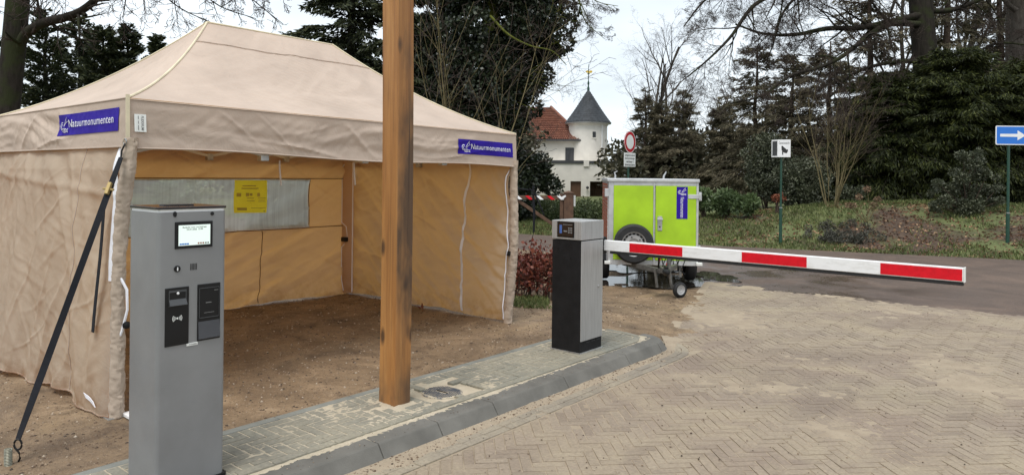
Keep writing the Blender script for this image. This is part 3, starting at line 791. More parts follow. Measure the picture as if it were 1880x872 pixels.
def roof_pt(p, u, t):
    """p: which slope; u along the eave 0..1, t eave->ridge"""
    fr = {'front': ((XF, YL), (XF, YR), (XM, YA), (XM, YB)), 'back': ((XB, YR), (XB, YL), (XM, YB), (XM, YA)),
          'left': ((XB, YL), (XF, YL), (XM, YA), (XM, YA)), 'right': ((XF, YR), (XB, YR), (XM, YB), (XM, YB))}[p]
    a, b, c, d = (np.array(q) for q in fr)
    e = a + (b - a) * u; r = c + (d - c) * u; q = e + (r - e) * t
    z = ze(e[1]) + (ZR - ze(e[1])) * t
    sag = .10 * 4 * t * (1 - t)
    wr = (.016 * wave(u * 4, t * 3, sum(map(ord, p)), 7, 9, 4) + .026 * folds(u * 4, t * 1.8, .5 if p == 'front' else -.4, .8, 4.5, len(p), .6)) * max(0, math.sin(math.pi * t)) ** .6 * (max(0, math.sin(math.pi * u)) ** .5)
    fold = .010 * math.sin(26 * (t + .35 * u) + 3 * math.sin(5 * u)) * max(0, math.sin(math.pi * u)) * math.exp(-((t - .30) / .22) ** 2) if p == 'front' else 0
    if p == 'front':
        S_1, T_1 = u * 4, t * 1.8; mk = max(0, mnoise.noise(Vector((S_1 * .7 + 3, T_1 * .9, 1.7))) + .25) * min(1, t * 8) * min(1, (1 - t) * 5) * math.sin(math.pi * u)
        fold += .0055 * mk * math.sin((S_1 * .42 + T_1) / .085 * 6.28 + 3 * mnoise.noise(Vector((S_1, T_1 * 2, 5)))) + .009 * crease(S_1, T_1, -.38, .5, 3.5, 61) * min(1, t * 8) * math.sin(math.pi * u)
    return (q[0], q[1], z - sag + wr + fold)
roof_mb = MB()
for p in ('front', 'back', 'left', 'right'):
    roof_mb.grid(lambda u, t: roof_pt(p, u, t), np.linspace(0, 1, 260 if p == 'front' else 90), np.linspace(0, 1, 150 if p == 'front' else 50))
roof = roof_mb.build('roof', MT['canvas'], tent, smooth=True)
hip = MB()
for p, u in (('front', 0), ('front', 1), ('back', 0), ('back', 1)):
    hip.tube([np.array(roof_pt(p, u, t)) + (0, 0, .004) for t in np.linspace(0, 1, 20)], .009, 6)
hip.tube([(XM, YA, ZR + .006), (XM, YB, ZR)], .009, 6)
hip.build('hip_piping', MT['piping_cream'], roof, smooth=True)
seam = MB()
seam.tube([np.array(roof_pt('front', u, .80)) + (.004, 0, .006) for u in np.linspace(0, 1, 30)], .004, 4)
seam.build('seam', MT['canvas_valance'], roof)

# valance strips: cloth hung from the eave
def val_pt(side, s, h, out=0.0):
    """s metres along the eave, h 0 at top 1 at the bottom"""
    if side == 'front': y = YL + s; x = XF; n = (1, 0)
    elif side == 'left': y = YL; x = XF - s; n = (0, -1)
    elif side == 'right': y = YR; x = XF - s; n = (0, 1)
    else: y = YL + s; x = XB; n = (-1, 0)
    L_ = 4.015 if side in ('front', 'back') else 2.915
    e = min(s, L_ - s)
    amp = .013 * min(1, e / .25 + .15) * (.25 + h)
    w = amp * wave(s * 1.2, h * 1.4, {'front': 11, 'left': 23, 'right': 5, 'back': 9}[side], 8, 5, 6)
    w *= 1.5
    k = min(1, e / .3)
    w += (.2 + .8 * k) * (.25 + .75 * math.sin(math.pi * min(h * .9 + .06, 1))) * (.034 * folds(s, h * .33, .10 if side == 'front' else -.30, .5, 6.0, {'front': 1, 'left': 2, 'right': 3, 'back': 4}[side], .55) + .016 * crease(s, h * .33, .09, .35, 7, 71, 4) + .012 * crease(s, h * .33, -.12, .35, 8, 73, 4) + .010 * crease(s, h * .33, .7, .6, 6, 75, 5) + .006 * folds(s, h * .33, -.6, 2, 12, 17, .7))
    o = out + w * min(1, .05 + h * 5) + .012 * h
    top, bot = ze(y), zb(y)
    z = top + (bot - top) * h
    if side == 'left': w *= 1 - .78 * float(sm(.02, .16, s) * sm(1.02, .85, s))
    if side == 'front': w *= 1 - .6 * float(sm(3.3, 3.42, s))
    o = out + w * min(1, .05 + h * 5) + .012 * h
    if side == 'front': z += .012 * math.sin(2 * math.pi * s / L_ * 1.5) * h - .01
    return (x + n[0] * o, y + n[1] * o, z)
for side, L_ in (('front', 4.015), ('left', 2.915), ('right', 2.915), ('back', 4.015)):
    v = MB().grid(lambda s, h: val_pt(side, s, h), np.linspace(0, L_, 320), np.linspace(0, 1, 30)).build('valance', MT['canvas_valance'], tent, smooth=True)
    MB().tube([np.array(val_pt(side, s, 1.0, .003)) for s in np.linspace(0, L_, 120)], .006, 5).build('hem', MT['canvas_valance'], v, smooth=True)
    MB().tube([np.array(val_pt(side, s, 0, .002)) + (0, 0, .001) for s in np.linspace(0, L_, 60)], .0045, 5).build('eave_seam', MT['canvas_valance'], v, smooth=True)
# cream tape over the front left corner
c0 = np.array(roof_pt('front', 0, 0))
MB().grid(lambda a, h: (XF + .016 + .012 * h + .0 * a, YL - .012 + a, ze(YL) + .02 - h * .40), [-.012, 0, .014], np.linspace(0, 1, 8)).build('corner_tape', MT['piping_cream'], tent, solid=.004)
MB().grid(lambda a, h: (XF + .014 + .01 * h, YL + .032 + a * .075, ze(YL) - .105 - h * .118), np.linspace(0, 1, 4), np.linspace(0, 1, 4)).build('maker_label', MT['white_label'], tent, solid=.003)
lab = MB()
V2, F2 = text2d('FLEXXUM', 1, .02)
V2 = fit2d(V2, .10, .90, .55, .78)
lab.add([(XF + .019 + .01 * a, YL + .032 + b * .075, ze(YL) - .105 - a * .118) for a, b in V2], F2)
for k, (a0, a1) in enumerate(((.1, .3), (.38, .55), (.62, .9))):
    lab.add([(XF + .019 + .01 * a, YL + .032 + b * .075, ze(YL) - .105 - a * .118) for a, b in ((a0, .28), (a1, .28), (a1, .34), (a0, .34))], [(0, 1, 2, 3)])
lab.build('lettering', MT['grey_print'], bpy.data.objects['maker_label'])

def banner(side, s0, s1, h0, h1, flip, dh=0.0):
    """printed banner following the cloth of a valance; a 0..1 along reading direction, b 0..1 upwards"""
    def at(a, b, o):
        s = s1 + (s0 - s1) * a if flip else s0 + (s1 - s0) * a
        return val_pt(side, s, h1 + (h0 - h1) * b + dh * (1 - a), o)
    bn = MB().grid(lambda a, b: at(a, b, .005), np.linspace(0, 1, 70), np.linspace(0, 1, 20)).build('banner', MT['banner_blue'], tent, smooth=True)
    V2, F2 = text2d('Natuurmonumenten', 1, .0, spacing=1.06); V2 = fit2d(V2, .215, .94, .36, .72)
    MB().add([at(a, b, .012) for a, b in V2], F2).build('lettering', MT['banner_white'], bn)
    V2, F2 = emblem2d(.035); V2 = fit2d(V2, .05, .20, .12, .90)
    MB().add([at(a, b, .012) for a, b in V2], F2).build('emblem', MT['banner_white'], bn)
q0, q1 = PY(107, 208, YL), PY(221, 198, YL)
banner('left', XF - q1[0], (XF - q0[0]) * .96, .174, .667, True, .02)
q0, q1 = PX(839, 258, XF), PX(940, 262, XF)
banner('front', q0[1] - YL, q1[1] - YL, .27, .72, False)

# ---- left side wall, bellied outwards, its hem trailing forward
hem_pts = [G(x, y, .10) for x, y in ((205, 765), (165, 752), (128, 722), (60, 697), (0, 685))]
hx = np.array([p[0] for p in hem_pts] + [XB - .05]); hy = np.array([p[1] for p in hem_pts] + [YL - .12])
def hem_y(x): return float(np.interp(-x, -hx, hy))
def lw_pt(x, t):
    """t 0 at the top, 1 at the hem"""
    top = zb(YL) + .05
    yb = hem_y(x); lift = .012 + .02 * (1 + math.sin(x * 7.3)) * sm(-5.15, -5.6, x)
    y = YL - .012 + (yb - YL) * (t ** 1.5) - .03 * math.sin(math.pi * t) * math.sin(math.pi * min(1, max(0, (XF - x) / 2.9)))
    dd = XF - x
    fold = (.2 + .8 * min(1, dd / .25)) * (.060 * folds(x, t * 1.8, 1.05, .35, 3.6, 3, .7) * (1 - .4 * t) + .024 * folds(x, t * 1.8, 1.75, .4, 5.0, 13, .7) + .009 * folds(x, t * 1.8, .3, 1.5, 9, 23, .7) + .012 * math.exp(-((t - .36 - .03 * x) / .018) ** 2))
    fold += min(1, dd / .2) * (.016 * crease(x, t * 1.8, 1.95, .4, 3.2, 81) + .012 * crease(x, t * 1.8, 1.8, .5, 4.5, 83) + .009 * crease(x, t * 1.8, .9, .8, 3.5, 85) + .007 * crease(x, t * 1.8, 2.6, 1.0, 5, 87))
    fold += (.010 + .012 * t) * wave(x * 2.4, t * 2.2, 41, 9, 6, 3) + .010 * math.sin(x * 16 + 2 * math.sin(3 * t)) * (t ** 1.2) + .010 * math.sin(11 * (x * .55 + t * 1.5)) * (1 - t) * math.exp(-abs(XF - x) / 1.4)
    fold *= min(1, t * 9); y += .03 * max(0, 1 - t * 9)
    return (x, y - fold, top + (gz(x, yb) + lift - top) * t)
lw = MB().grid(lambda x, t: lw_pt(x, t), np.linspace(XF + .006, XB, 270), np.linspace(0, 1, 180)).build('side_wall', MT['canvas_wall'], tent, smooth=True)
MB().tube([np.array(lw_pt(x, 1.0)) for x in np.linspace(XF + .006, XB, 80)], .006, 5).build('hem', MT['canvas_wall'], lw, smooth=True)
MB().tube([np.array(lw_pt(-5.66 - .02 * t, t)) + (0, -.004, 0) for t in np.linspace(0, 1, 60)], .0022, 4).build('seam', MT['canvas_valance'], lw)
MB().grid(lambda a, t: np.array(lw_pt(XF - .115 + .060 * a - .02 * math.sin(9 * t) * .6, t)) + (0, -.008, 0), [0, 1], np.linspace(.0, .52, 24)).build('white_strip', MT['white_tape'], lw, solid=.003)
MB().grid(lambda a, t: np.array(lw_pt(XF - .13 - .13 * t + .03 * a, .955 + .05 * t * -.4 + .018 * a)) + (0, -.012, 0), [0, 1], np.linspace(0, 1, 6)).build('hem_tab', MT['white_tape'], lw, solid=.004)
# ---- gathered sleeve round the front left leg
def sleeve(top, bot, r, seed, nm='corner_sleeve', mat='canvas_sleeve', zig=.25):
    top, bot = np.array(top, float), np.array(bot, float); mb = MB(); n = 26
    def fn(a, t):
        p = top + (bot - top) * t; ang = a * 2 * math.pi
        q3 = Vector((math.cos(ang) * 1.3, math.sin(ang) * 1.3, t * 24 + seed)); q4 = Vector((math.cos(ang) * 2, math.sin(ang) * 2, t * 60 + seed + 1.2 * math.sin(ang)))
        rr = r * (1 + .20 * mnoise.noise(q3) + .13 * (.5 - abs(mnoise.noise(q4)) * 2)) * (1 + zig * math.sin(6 * t + seed) * .25)
        return (p[0] + rr * 1.25 * math.cos(ang) + .012 * math.sin(7 * t + seed), p[1] + rr * math.sin(ang) + .012 * math.cos(5 * t + seed), p[2])
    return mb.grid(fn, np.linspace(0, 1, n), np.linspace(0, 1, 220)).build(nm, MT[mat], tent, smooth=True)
b = G(207, 764, .10)
FLt, FLb = (XF - .012, YL + .012, zb(YL) + .06), (b[0], b[1], .10)
sl = sleeve(FLt, FLb, .042, 1.3)
MB().tube([(FLb[0] + .03, FLb[1] + .03, 1.0), (FLb[0] + .075, FLb[1] + .05, .93), (FLb[0] + .085, FLb[1] + .05, .80), (FLb[0] + .055, FLb[1] + .03, .66), (FLb[0] + .03, FLb[1] + .01, .58)], .009, 6).build('white_cord', MT['white_tape'], sl, smooth=True)
MB().lathe((FLb[0] + .075, FLb[1] + .05, .70), (.8, -.5, 0), [(.0, -.015), (.022, -.012), (.026, 0), (.022, .018), (0, .022)], 12).build('clamp_knob', MT['black_plastic'], sl)
brt = G(935, 596, .08)
FRt, FRb = (XF + .0, YR - .01, zb(YR) + .06), (brt[0], brt[1], .075)
sl2 = sleeve(FRt, FRb, .04, 4.1)
# legs and foot plates
def leg(x, y, z1):
    g = gz(x, y)
    l = MB().box(x - .02, x + .02, y - .02, y + .02, g - .02, z1).build('leg', MT['truss_white'], tent, bevel=.004)
    MB().box(x - .06, x + .06, y - .06, y + .06, g - .012, g + .012).build('foot_plate', MT['zinc'], l, bevel=.002)
    return l
for pa_, pb_ in ((FLt, FLb), (FRt, FRb)):
    l_ = MB().bar(np.array(pb_) + (0, 0, -.08), np.array(pa_), .034, .034, up=(0, 1, 0)).build('leg', MT['truss_white'], tent, bevel=.004)
    MB().box(pb_[0] - .06, pb_[0] + .06, pb_[1] - .05, pb_[1] + .06, pb_[2] - .03, pb_[2] + .006).build('foot_plate', MT['zinc'], l_, bevel=.002)
leg(XB + .05, YL + .04, 1.92); leg(XB + .07, YR - .07, 1.86)
MB().box(XF + .02, XF + .16, YL - .03, YL + .06, gz(XF, YL), gz(XF, YL) + .025).build('base_tray', MT['white_paint'], tent, bevel=.006)

# ---- right wall (seen from inside)
def rw_pt(x, t):
    top = zb(YR) + .05; d = (XF - x)
    y = YR - .06 - .045 * (t ** 1.3) * (1 - .5 * d / 2.9)
    y += .125 * folds(x, t * 1.8, .62, .28, 3.0, 41, .6) * (1.1 - .6 * t) + .040 * folds(x, t * 1.8, .75, .3, 5.5, 45, .6) + .02 * folds(x, t * 1.8, -.3, 1.2, 7, 43, .6)
    y += .014 * crease(x, t * 1.8, .5, .4, 3.5, 91) + .012 * crease(x, t * 1.8, .2, .5, 4, 93) + .010 * crease(x, t * 1.8, 1.2, .6, 4, 95)
    y += .014 * wave(x * 1.7, t * 2.2, 77, 9, 5, 5) + .012 * math.sin(6 * (t * 1.4 + x * .55) + 1.0) * math.exp(-(t / .6) ** 2) + .012 * math.sin(x * 9) * t ** 3
    lift = .01 + .018 * (1 + math.sin(x * 5.1 + 1.0)) * .6
    return (x, y, top + (gz(x, YR) + lift - top) * t)
rw = MB().grid(lambda x, t: rw_pt(x, t), np.linspace(XF - .03, XB + .05, 220), np.linspace(0, 1, 140)).build('side_wall', MT['canvas_wall'], tent, smooth=True)
zp = [PY(*q, YR - .05) for q in ((864, 306), (861, 350), (858, 390), (853, 440), (851, 500), (849, 545), (851, 583))]
zx = np.array([p[0] for p in zp]); zt = np.array([(zb(YR) + .05 - p[2]) / (zb(YR) + .05 - .1) for p in zp])
MB().grid(lambda a, t: np.array(rw_pt(float(np.interp(t, zt, zx)) + a * .030, t)) + (0, -.012, 0), [-.5, .5], np.linspace(.0, .985, 40)).build('zip', MT['white_tape'], rw, solid=.005)
for k, xx in enumerate((XF - .035,)):
    MB().tube([np.array(rw_pt(xx - .02 - (.035 if .42 < t < .62 else 0) * math.sin((t - .42) / .2 * math.pi) * -1, t)) + (.0, -.02, 0) for t in np.linspace(.02, .99, 40)], .007, 5).build('white_cord', MT['white_tape'], rw, smooth=True)
MB().box(XF - .05, XF - .0, YR - .10, YR - .06, .83, .88).build('clamp_knob', MT['black_plastic'], rw, bevel=.008)

# ---- back wall with a clear window
wa, wb_, wc, wd_ = (PX(*q, XB) for q in ((236, 331), (564, 328), (240, 431), (564, 418)))
WY0, WY1 = (wa[1] + wc[1]) / 2 - .02, (wb_[1] + wd_[1]) / 2
WZ1, WZ0 = (wa[2] + wb_[2]) / 2, (wc[2] + wd_[2]) / 2
print('window', WY0, WY1, WZ0, WZ1)
TOPB = 2.02
def bw_pt(y, z):
    t = (TOPB - z) / (TOPB - .1)
    x = XB + .02 - .05 * math.sin(math.pi * max(0, min(1, (y - YL) / 4))) * t
    x += (.115 * folds(y, z, .5, .28, 3.0, 51, .6) + .038 * folds(y, z, .3, .3, 6, 57, .6) + .018 * folds(y, z, .4, 1.2, 8, 53, .6)) * (1 if z > WZ1 or z < WZ0 else .25)
    x += .014 * crease(y, z, -.5, .4, 3.5, 97) + .012 * crease(y, z, .6, .5, 4, 99)
    x += .014 * wave(y * 1.5, t * 2.4, 91, 9, 5, 5) + .010 * math.sin(7 * (z * 1.3 - y * .5))* (1 if z > WZ1 or z < WZ0 else .4)
    return (x, y, z)
gb = lambda y: gz(XB, y) + .015 + .012 * math.sin(y * 4)
bw_mb = MB()
for y0, y1, n in ((YL, WY0, 8), (WY0, WY1, 120), (WY1, YR - .03, 46)):
    for z0, z1, m in ((None, WZ0, 70), (WZ0, WZ1, 34), (WZ1, TOPB, 34)):
        if z0 == WZ0 and y0 == WY0: continue
        bw_mb.grid(lambda y, z: bw_pt(y, (gb(y) + (WZ0 - gb(y)) * z) if z0 is None else z), np.linspace(y0, y1, n), np.linspace(0 if z0 is None else z0, 1 if z0 is None else z1, m))
bw = bw_mb.build('back_wall', MT['canvas_wall'], tent, smooth=True)
pane = MB().grid(lambda y, z: np.array(bw_pt(y, z)) + (.003, 0, 0), np.linspace(WY0 - .01, WY1 + .01, 60), np.linspace(WZ0 - .01, WZ1 + .01, 16)).build('window_pane', MT['window_film'], bw, smooth=True)
MT['seam_brown'] = plain('seam_brown', (.13, .07, .03), .8)
sm_ = MB()
for z in (WZ0 - .012, WZ1 + .012): sm_.tube([np.array(bw_pt(y, z)) + (.008, 0, 0) for y in np.linspace(YL + .1, YR - .05, 50)], .005, 4)
ys_ = PX(478, 440, XB)[1]
sm_.tube([np.array(bw_pt(ys_, z)) + (.008, 0, 0) for z in np.linspace(.12, WZ0, 20)], .005, 4)
sm_.tube([np.array(bw_pt(WY1 + .01, z)) + (.008, 0, 0) for z in np.linspace(WZ0, WZ1, 10)], .005, 4)
sm_.build('seam', MT['seam_brown'], bw)
# corner flaps and pole sleeve in the back right corner
cf = MB()
cf.grid(lambda a, t: (XB + .03 + .20 * a, YR - .10 - .02 * math.sin(3.1 * a) - .05 * (1 - a), 1.86 - 1.74 * t), np.linspace(0, 1, 6), np.linspace(0, 1, 20))
cfo = cf.build('corner_flap', MT['canvas_wall'], tent, smooth=True)
cords = MB()
cords.tube([(XB + .10, YR - .165, 1.82), (XB + .05, YR - .16, 1.78), (XB + .05, YR - .16, 1.05), (XB + .13, YR - .15, 1.0), (XB + .15, YR - .13, .82), (XB + .05, YR - .16, .72), (XB + .06, YR - .165, .3), (XB + .10, YR - .16, .15)], .007, 5)
cords.tube([(XB + .22, YR - .115, 1.84 - 1.7 * t) for t in np.linspace(0, 1, 12)], .009, 5)
cords.build('white_cord', MT['white_tape'], cfo, smooth=True)
MB().box(XB + .07, XB + .16, YR - .19, YR - .13, .80, .86).build('clamp_knob', MT['black_plastic'], cfo, bevel=.01)

# ---- folding frame under the roof
def truss(p, q, n, z0, z1, name='truss'):
    p, q = np.array(p, float), np.array(q, float); mb = MB(); brs = []
    for k in range(n):
        a, b_ = p + (q - p) * k / n, p + (q - p) * (k + 1) / n
        mb.bar((*a, z0), (*b_, z1), .014, .030); 
        nx = np.array([(q - p)[1], -(q - p)[0]]) / np.linalg.norm(q - p) * .02
        mb.bar((*(a + nx), z1), (*(b_ + nx), z0), .014, .030)
        if 0 < k:
            br = MB(); brs.append(br); br.box(a[0] - .03, a[0] + .03, a[1] - .035, a[1] + .035, z0 - .045, z0 + .03)
    t = mb.build(name, MT['truss_white'], tent); [br.build('bracket', MT['zinc'], t, bevel=.006) for br in brs]
truss((XF - .07, YL + .05), (XF - .07, YR - .07), 4, 1.835, 2.06)
truss((XB + .10, YL + .05), (XB + .10, YR - .07), 4, 1.88, 2.10)
truss((XF - .05, YR - .10), (XB + .1, YR - .10), 2, 1.83, 2.08)
truss((XF - .05, YL + .07), (XB + .1, YL + .07), 2, 1.87, 2.08)
for y in (2.62 + .55, 3.9):
    MB().tube([(XF - .10, y, 1.80), (XF - .10, y + .003, 1.72), (XF - .105, y + .02, 1.60)], .007, 5).build('tie_strap', MT['canvas_valance'], tent)

# notice in the window
nq = [PX(*q, XB + .05) for q in ((432, 331), (492, 331), (493, 389), (432, 387))]
ny0, ny1, nz0, nz1 = nq[0][1], nq[1][1], nq[2][2], nq[0][2]
def note_pt(a, b, o=0.0):
    p = np.array(bw_pt(ny0 + (ny1 - ny0) * a, nz0 + (nz1 - nz0) * b)); p[0] += .018 + o; p[2] -= .012 * a * (1 - b); return p
note = MB().grid(lambda a, b: note_pt(a, b), np.linspace(0, 1, 16), np.linspace(0, 1, 12)).build('notice', MT['yellow_paper'])
tag(note, 'yellow printed notice stuck to the clear window of the tent back wall', 'notice')
pr_ = MB()
for (a0, a1, b0, b1) in ((.25, .66, .81, .845), (.22, .74, .73, .765), (.08, .22, .50, .61), (.36, .46, .50, .61), (.48, .56, .52, .60), (.70, .78, .50, .61), (.40, .60, .44, .46), (.72, .95, .44, .46), (.74, .95, .38, .395), (.40, .62, .36, .38), (.72, .95, .34, .355), (.10, .38, .08, .16), (.5, .95, .14, .155), (.9, .94, .03, .07)):
    pr_.grid(lambda a, b: note_pt(a, b, .003), np.linspace(a0, a1, 4), np.linspace(b0, b1, 2))
pr_.build('print', MT['yellow_print'], note)

# ---- guy strap from the roof corner to a spring in the ground
gA = np.array([XF + .03, YL - .03, zb(YL) + .0]); gB = EYE + 3.93 * ray(33, 806); gS = G(15, 852, .10)
guy = thing('guy_strap', 'long black ratchet strap running from the tent corner down to a ground spring', 'strap', loc=(gS[0], gS[1], 0))
gd = gB - gA
hookA = gA + gd * .045
MB().tube([gA + np.array([0, 0, .015]), gA + (.012, -.012, -.0), gA + (.0, -.02, -.03), hookA], .006, 6).build('top_hook', MT['black_metal'], guy, smooth=True)
MB().tube([gA + np.array([.0, .0, .03]) + .02 * np.array([math.cos(a), 0, math.sin(a)]) for a in np.linspace(0, 2 * math.pi, 16)], .004, 6, cap=False).build('ring', MT['zinc'], guy, smooth=True)
side = np.cross(gd, FW); side /= np.linalg.norm(side)
def strap_pt(a, t):
    tw = 1.2 * math.sin(math.pi * t) - .4; s2 = side * math.cos(tw) + FW * math.sin(tw)
    p = hookA + (gB - hookA) * t; return p + s2 * .019 * a
web = MB().grid(lambda a, t: strap_pt(a, t), [-1, 1], np.linspace(0, 1, 40)).build('webbing', MT['black_web'], guy, solid=.004)
pB = np.array(strap_pt(0, .13))
0 and MB().grid(lambda a, t: pB + side * .02 * (a) + np.array([.02, -.02, 0]) + np.array([.02 * math.sin(3 * t), 0, -.75 * t]), [-1, 1], np.linspace(0, 1, 14)).build('strap_tail', MT['black_web'], web, solid=.004)
# black strap hanging loose on the wall
MB().grid(lambda a, t: (XF - .17 + .042 * a + .010 * math.sin(5 * t), YL - .085 - .06 * t, 1.52 - .88 * t), [0, 1], np.linspace(0, 1, 12)).build('strap_tail', MT['black_web'], guy, solid=.004)

mb = MB(); dn = gd / np.linalg.norm(gd)
mb.bar(pB - dn * .04 + side * .0, pB + dn * .04, .05, .022, up=side)
mb.bar(pB - side * .035 - FW * .01, pB + side * .035 - FW * .01, .014, .014)
mb.build('buckle', MT['buckle'], guy, bevel=.003)
hk = []
for a in np.linspace(-.5 * math.pi, 1.35 * math.pi, 18): hk.append(gB + (RT * math.cos(a) * .021 + UP * (math.sin(a) * .028 - .028)))
e = hk[-1]
hk += [e + RT * .016 - UP * .02, e + RT * .022 - UP * .05, e + RT * .010 - UP * .075, e - RT * .015 - UP * .078, e - RT * .028 - UP * .066]
MB().tube(hk, .0055, 7).build('hook', MT['black_metal'], guy, smooth=True)
sp = [gS + np.array([.017 * math.cos(a), .017 * math.sin(a), -.02 + .0058 * a / 2 / math.pi * 1.4]) for a in np.linspace(0, 13 * 2 * math.pi, 220)]
MB().tube(sp, .0034, 5).build('spring', MT['spring'], guy, smooth=True)

# ================================================================== PAYMENT KIOSK
KXF, KYN, KZ = -3.576, 1.572, 1.525
KYF = PX(416, 377, KXF)[1]; KXL = PY(238, 377, KYN)[0]
kiosk = thing('payment_kiosk', 'tall grey payment column with small lit screen, card reader and ticket slot', 'payment terminal', loc=((KXF + KXL) / 2, (KYN + KYF) / 2, ISL))
def rrect(x0, x1, y0, y1, r, n=6):
    P = []
    for cx, cy, a in ((x1 - r, y1 - r, 0), (x0 + r, y1 - r, 90), (x0 + r, y0 + r, 180), (x1 - r, y0 + r, 270)):
        for k in range(n + 1): P.append((cx + r * math.cos(R(a + 90 * k / n)), cy + r * math.sin(R(a + 90 * k / n))))
    return P
rp = rrect(KXL, KXF, KYN, KYF, .022)
MB().prism([(x, y, ISL + .004) for x, y in rp], (0, 0, KZ - .026 - ISL - .004)).build('body', MT['kiosk_grey'], kiosk, smooth=True)
MB().prism([(x, y, KZ - .026) for x, y in rrect(KXL + .004, KXF - .004, KYN + .004, KYF - .004, .02)], (0, 0, .014)).build('light_strip', MT['white_paint'], kiosk)
MB().prism([(x, y, KZ - .012) for x, y in rrect(KXL - .004, KXF + .004, KYN - .004, KYF + .004, .02)], (0, 0, .012)).build('lid', MT['lid_dark'], kiosk, bevel=.002)
MB().prism([(x, y, KZ) for x, y in rrect(KXL + .10, KXF - .14, KYN + .10, KYF - .10, .02)], (0, 0, .005)).build('solar_plate', MT['black_plastic'], kiosk)
MB().prism([(x, y, ISL - .0) for x, y in rrect(KXL - .012, KXF + .012, KYN - .012, KYF + .012, .02)], (0, 0, .02)).build('foot_plate', MT['black_matt'], kiosk)
def kq(*px): return [PX(*q, KXF) for q in px]
def krect(a, b):
    p, q = PX(*a, KXF), PX(*b, KXF); return p[1], q[1], q[2], p[2]   # y0,y1,z0,z1
y0, y1, z0, z1 = krect((321, 408), (389.5, 452.5))
bez = MB().box(KXF - .01, KXF + .006, y0, y1, z0, z1).build('screen_bezel', MT['black_plastic'], kiosk, bevel=.003)
sy0, sy1, sz0, sz1 = krect((327, 414), (384.5, 447.5))
scr = MB().box(KXF + .002, KXF + .0075, sy0, sy1, sz0, sz1).build('screen', MT['screen_lit'], bez)
tx = MB()
for s, b0, b1, a0, a1 in (('Bedankt voor uw bijdrage', .835, .93, .12, .88), ('23-01-2026  13:44', .745, .835, .24, .76)):
    V2, F2 = text2d(s, 1, .015); V2 = fit2d(V2, a0, a1, b0, b1)
    tx.add([(KXF + .0082, sy0 + (sy1 - sy0) * a, sz0 + (sz1 - sz0) * b_) for a, b_ in V2], F2)
tx.build('lettering', MT['black_print'], scr)
ic = MB()
for k in range(4): ic.box(KXF + .0075, KXF + .0082, sy0 + (sy1 - sy0) * (.03 + .075 * k), sy0 + (sy1 - sy0) * (.095 + .075 * k), sz0 + .004, sz0 + .0115)
ic.build('status_bar', MT['sign_blue'], scr)
ic = MB()
for k in range(3): ic.box(KXF + .0075, KXF + .0082, sy0 + (sy1 - sy0) * (.60 + .075 * k), sy0 + (sy1 - sy0) * (.65 + .075 * k), sz0 + .004, sz0 + .0125)
ic.build('status_bar', MT['brown_red'], scr)
ic = MB()
for k in range(3): ic.box(KXF + .0075, KXF + .0082, sy0 + (sy1 - sy0) * (.83 + .05 * k), sy0 + (sy1 - sy0) * (.86 + .05 * k), sz0 + .004, sz0 + .012)
ic.build('status_bar', MT['black_print'], scr)
c = PX(321, 393.5, KXF); MB().prism([(KXF, c[1] + .009 * math.cos(a), c[2] + .014 * math.sin(a)) for a in np.linspace(0, 2 * math.pi, 20)[:-1]], (.004, 0, 0)).build('camera_lens', MT['black_plastic'], kiosk)
c = PX(389.5, 392, KXF); MB().lathe((KXF, c[1], c[2]), (1, 0, 0), [(.0095, 0), (.0095, .003), (.006, .005), (0, .004)], 18).build('camera_lens', MT['black_plastic'], kiosk)
c = PX(325, 493.5, KXF); lk = MB().lathe((KXF, c[1], c[2]), (1, 0, 0), [(.016, 0), (.016, .005), (.0, .006)], 20).build('info_button', MT['black_plastic'], kiosk)
V2, F2 = text2d('i', 1, .04); V2 = fit2d(V2, -.0035, .0035, -.009, .009)
MB().add([(KXF + .0072, c[1] + a, c[2] + b_) for a, b_ in V2], F2).build('lettering', MT['white_paint'], lk)
gr = MB(); c = PX(355, 489.5, KXF)
for k in range(5):
    yy = c[1] - .0155 + k * .0075; gr.box(KXF - .001, KXF + .0015, yy, yy + .0032, c[2] - .0165, c[2] + .0165)
gr.build('speaker_grille', MT['black_plastic'], kiosk)
# card reader
y0, y1, z0, z1 = krect((303, 530), (345.5, 630)); Yk = lambda u: y0 + (y1 - y0) * u; Zk = lambda v: z0 + (z1 - z0) * v
rd = MB().box(KXF - .01, KXF + .005, y0, y1, z0, z1).build('card_reader', MT['black_plastic'], kiosk, bevel=.002)
sl_ = MB(); sl_.box(KXF + .005, KXF + .007, Yk(.14), Yk(.88), Zk(.92), Zk(.955)); sl_.box(KXF + .005, KXF + .0065, Yk(.14), Yk(.17), Zk(.68), Zk(.92)); sl_.box(KXF + .005, KXF + .0065, Yk(.85), Yk(.88), Zk(.68), Zk(.92))
sl_.prism([(KXF + .005, Yk(.15), Zk(.68)), (KXF + .022, Yk(.15), Zk(.70)), (KXF + .005, Yk(.15), Zk(.80))], (0, Yk(.87) - Yk(.15), 0))
sl_.build('reader_slot', MT['dark_trim'], rd)
MB().lathe((KXF + .006, Yk(.52), Zk(.90)), (1, 0, 0), [(.007, 0), (.006, .003), (0, .004)], 14).build('reader_lamp', MT['white_paint'], rd)
cl = MB(); cz, cy = Zk(.47), Yk(.5)
cl.lathe((KXF + .005, cy, cz), (1, 0, 0), [(.005, 0), (.005, .0015), (0, .0016)], 12)
for sgn in (-1, 1):
    for rr in (.011, .017, .023):
        V2, F2 = stroke2d(arc2d(0, 0, rr, rr, -38, 38, 8), .0030)
        cl.add([(KXF + .0062, cy + sgn * a, cz + b_) for a, b_ in V2], F2)
cl.build('contactless_symbol', MT['white_label'], rd)
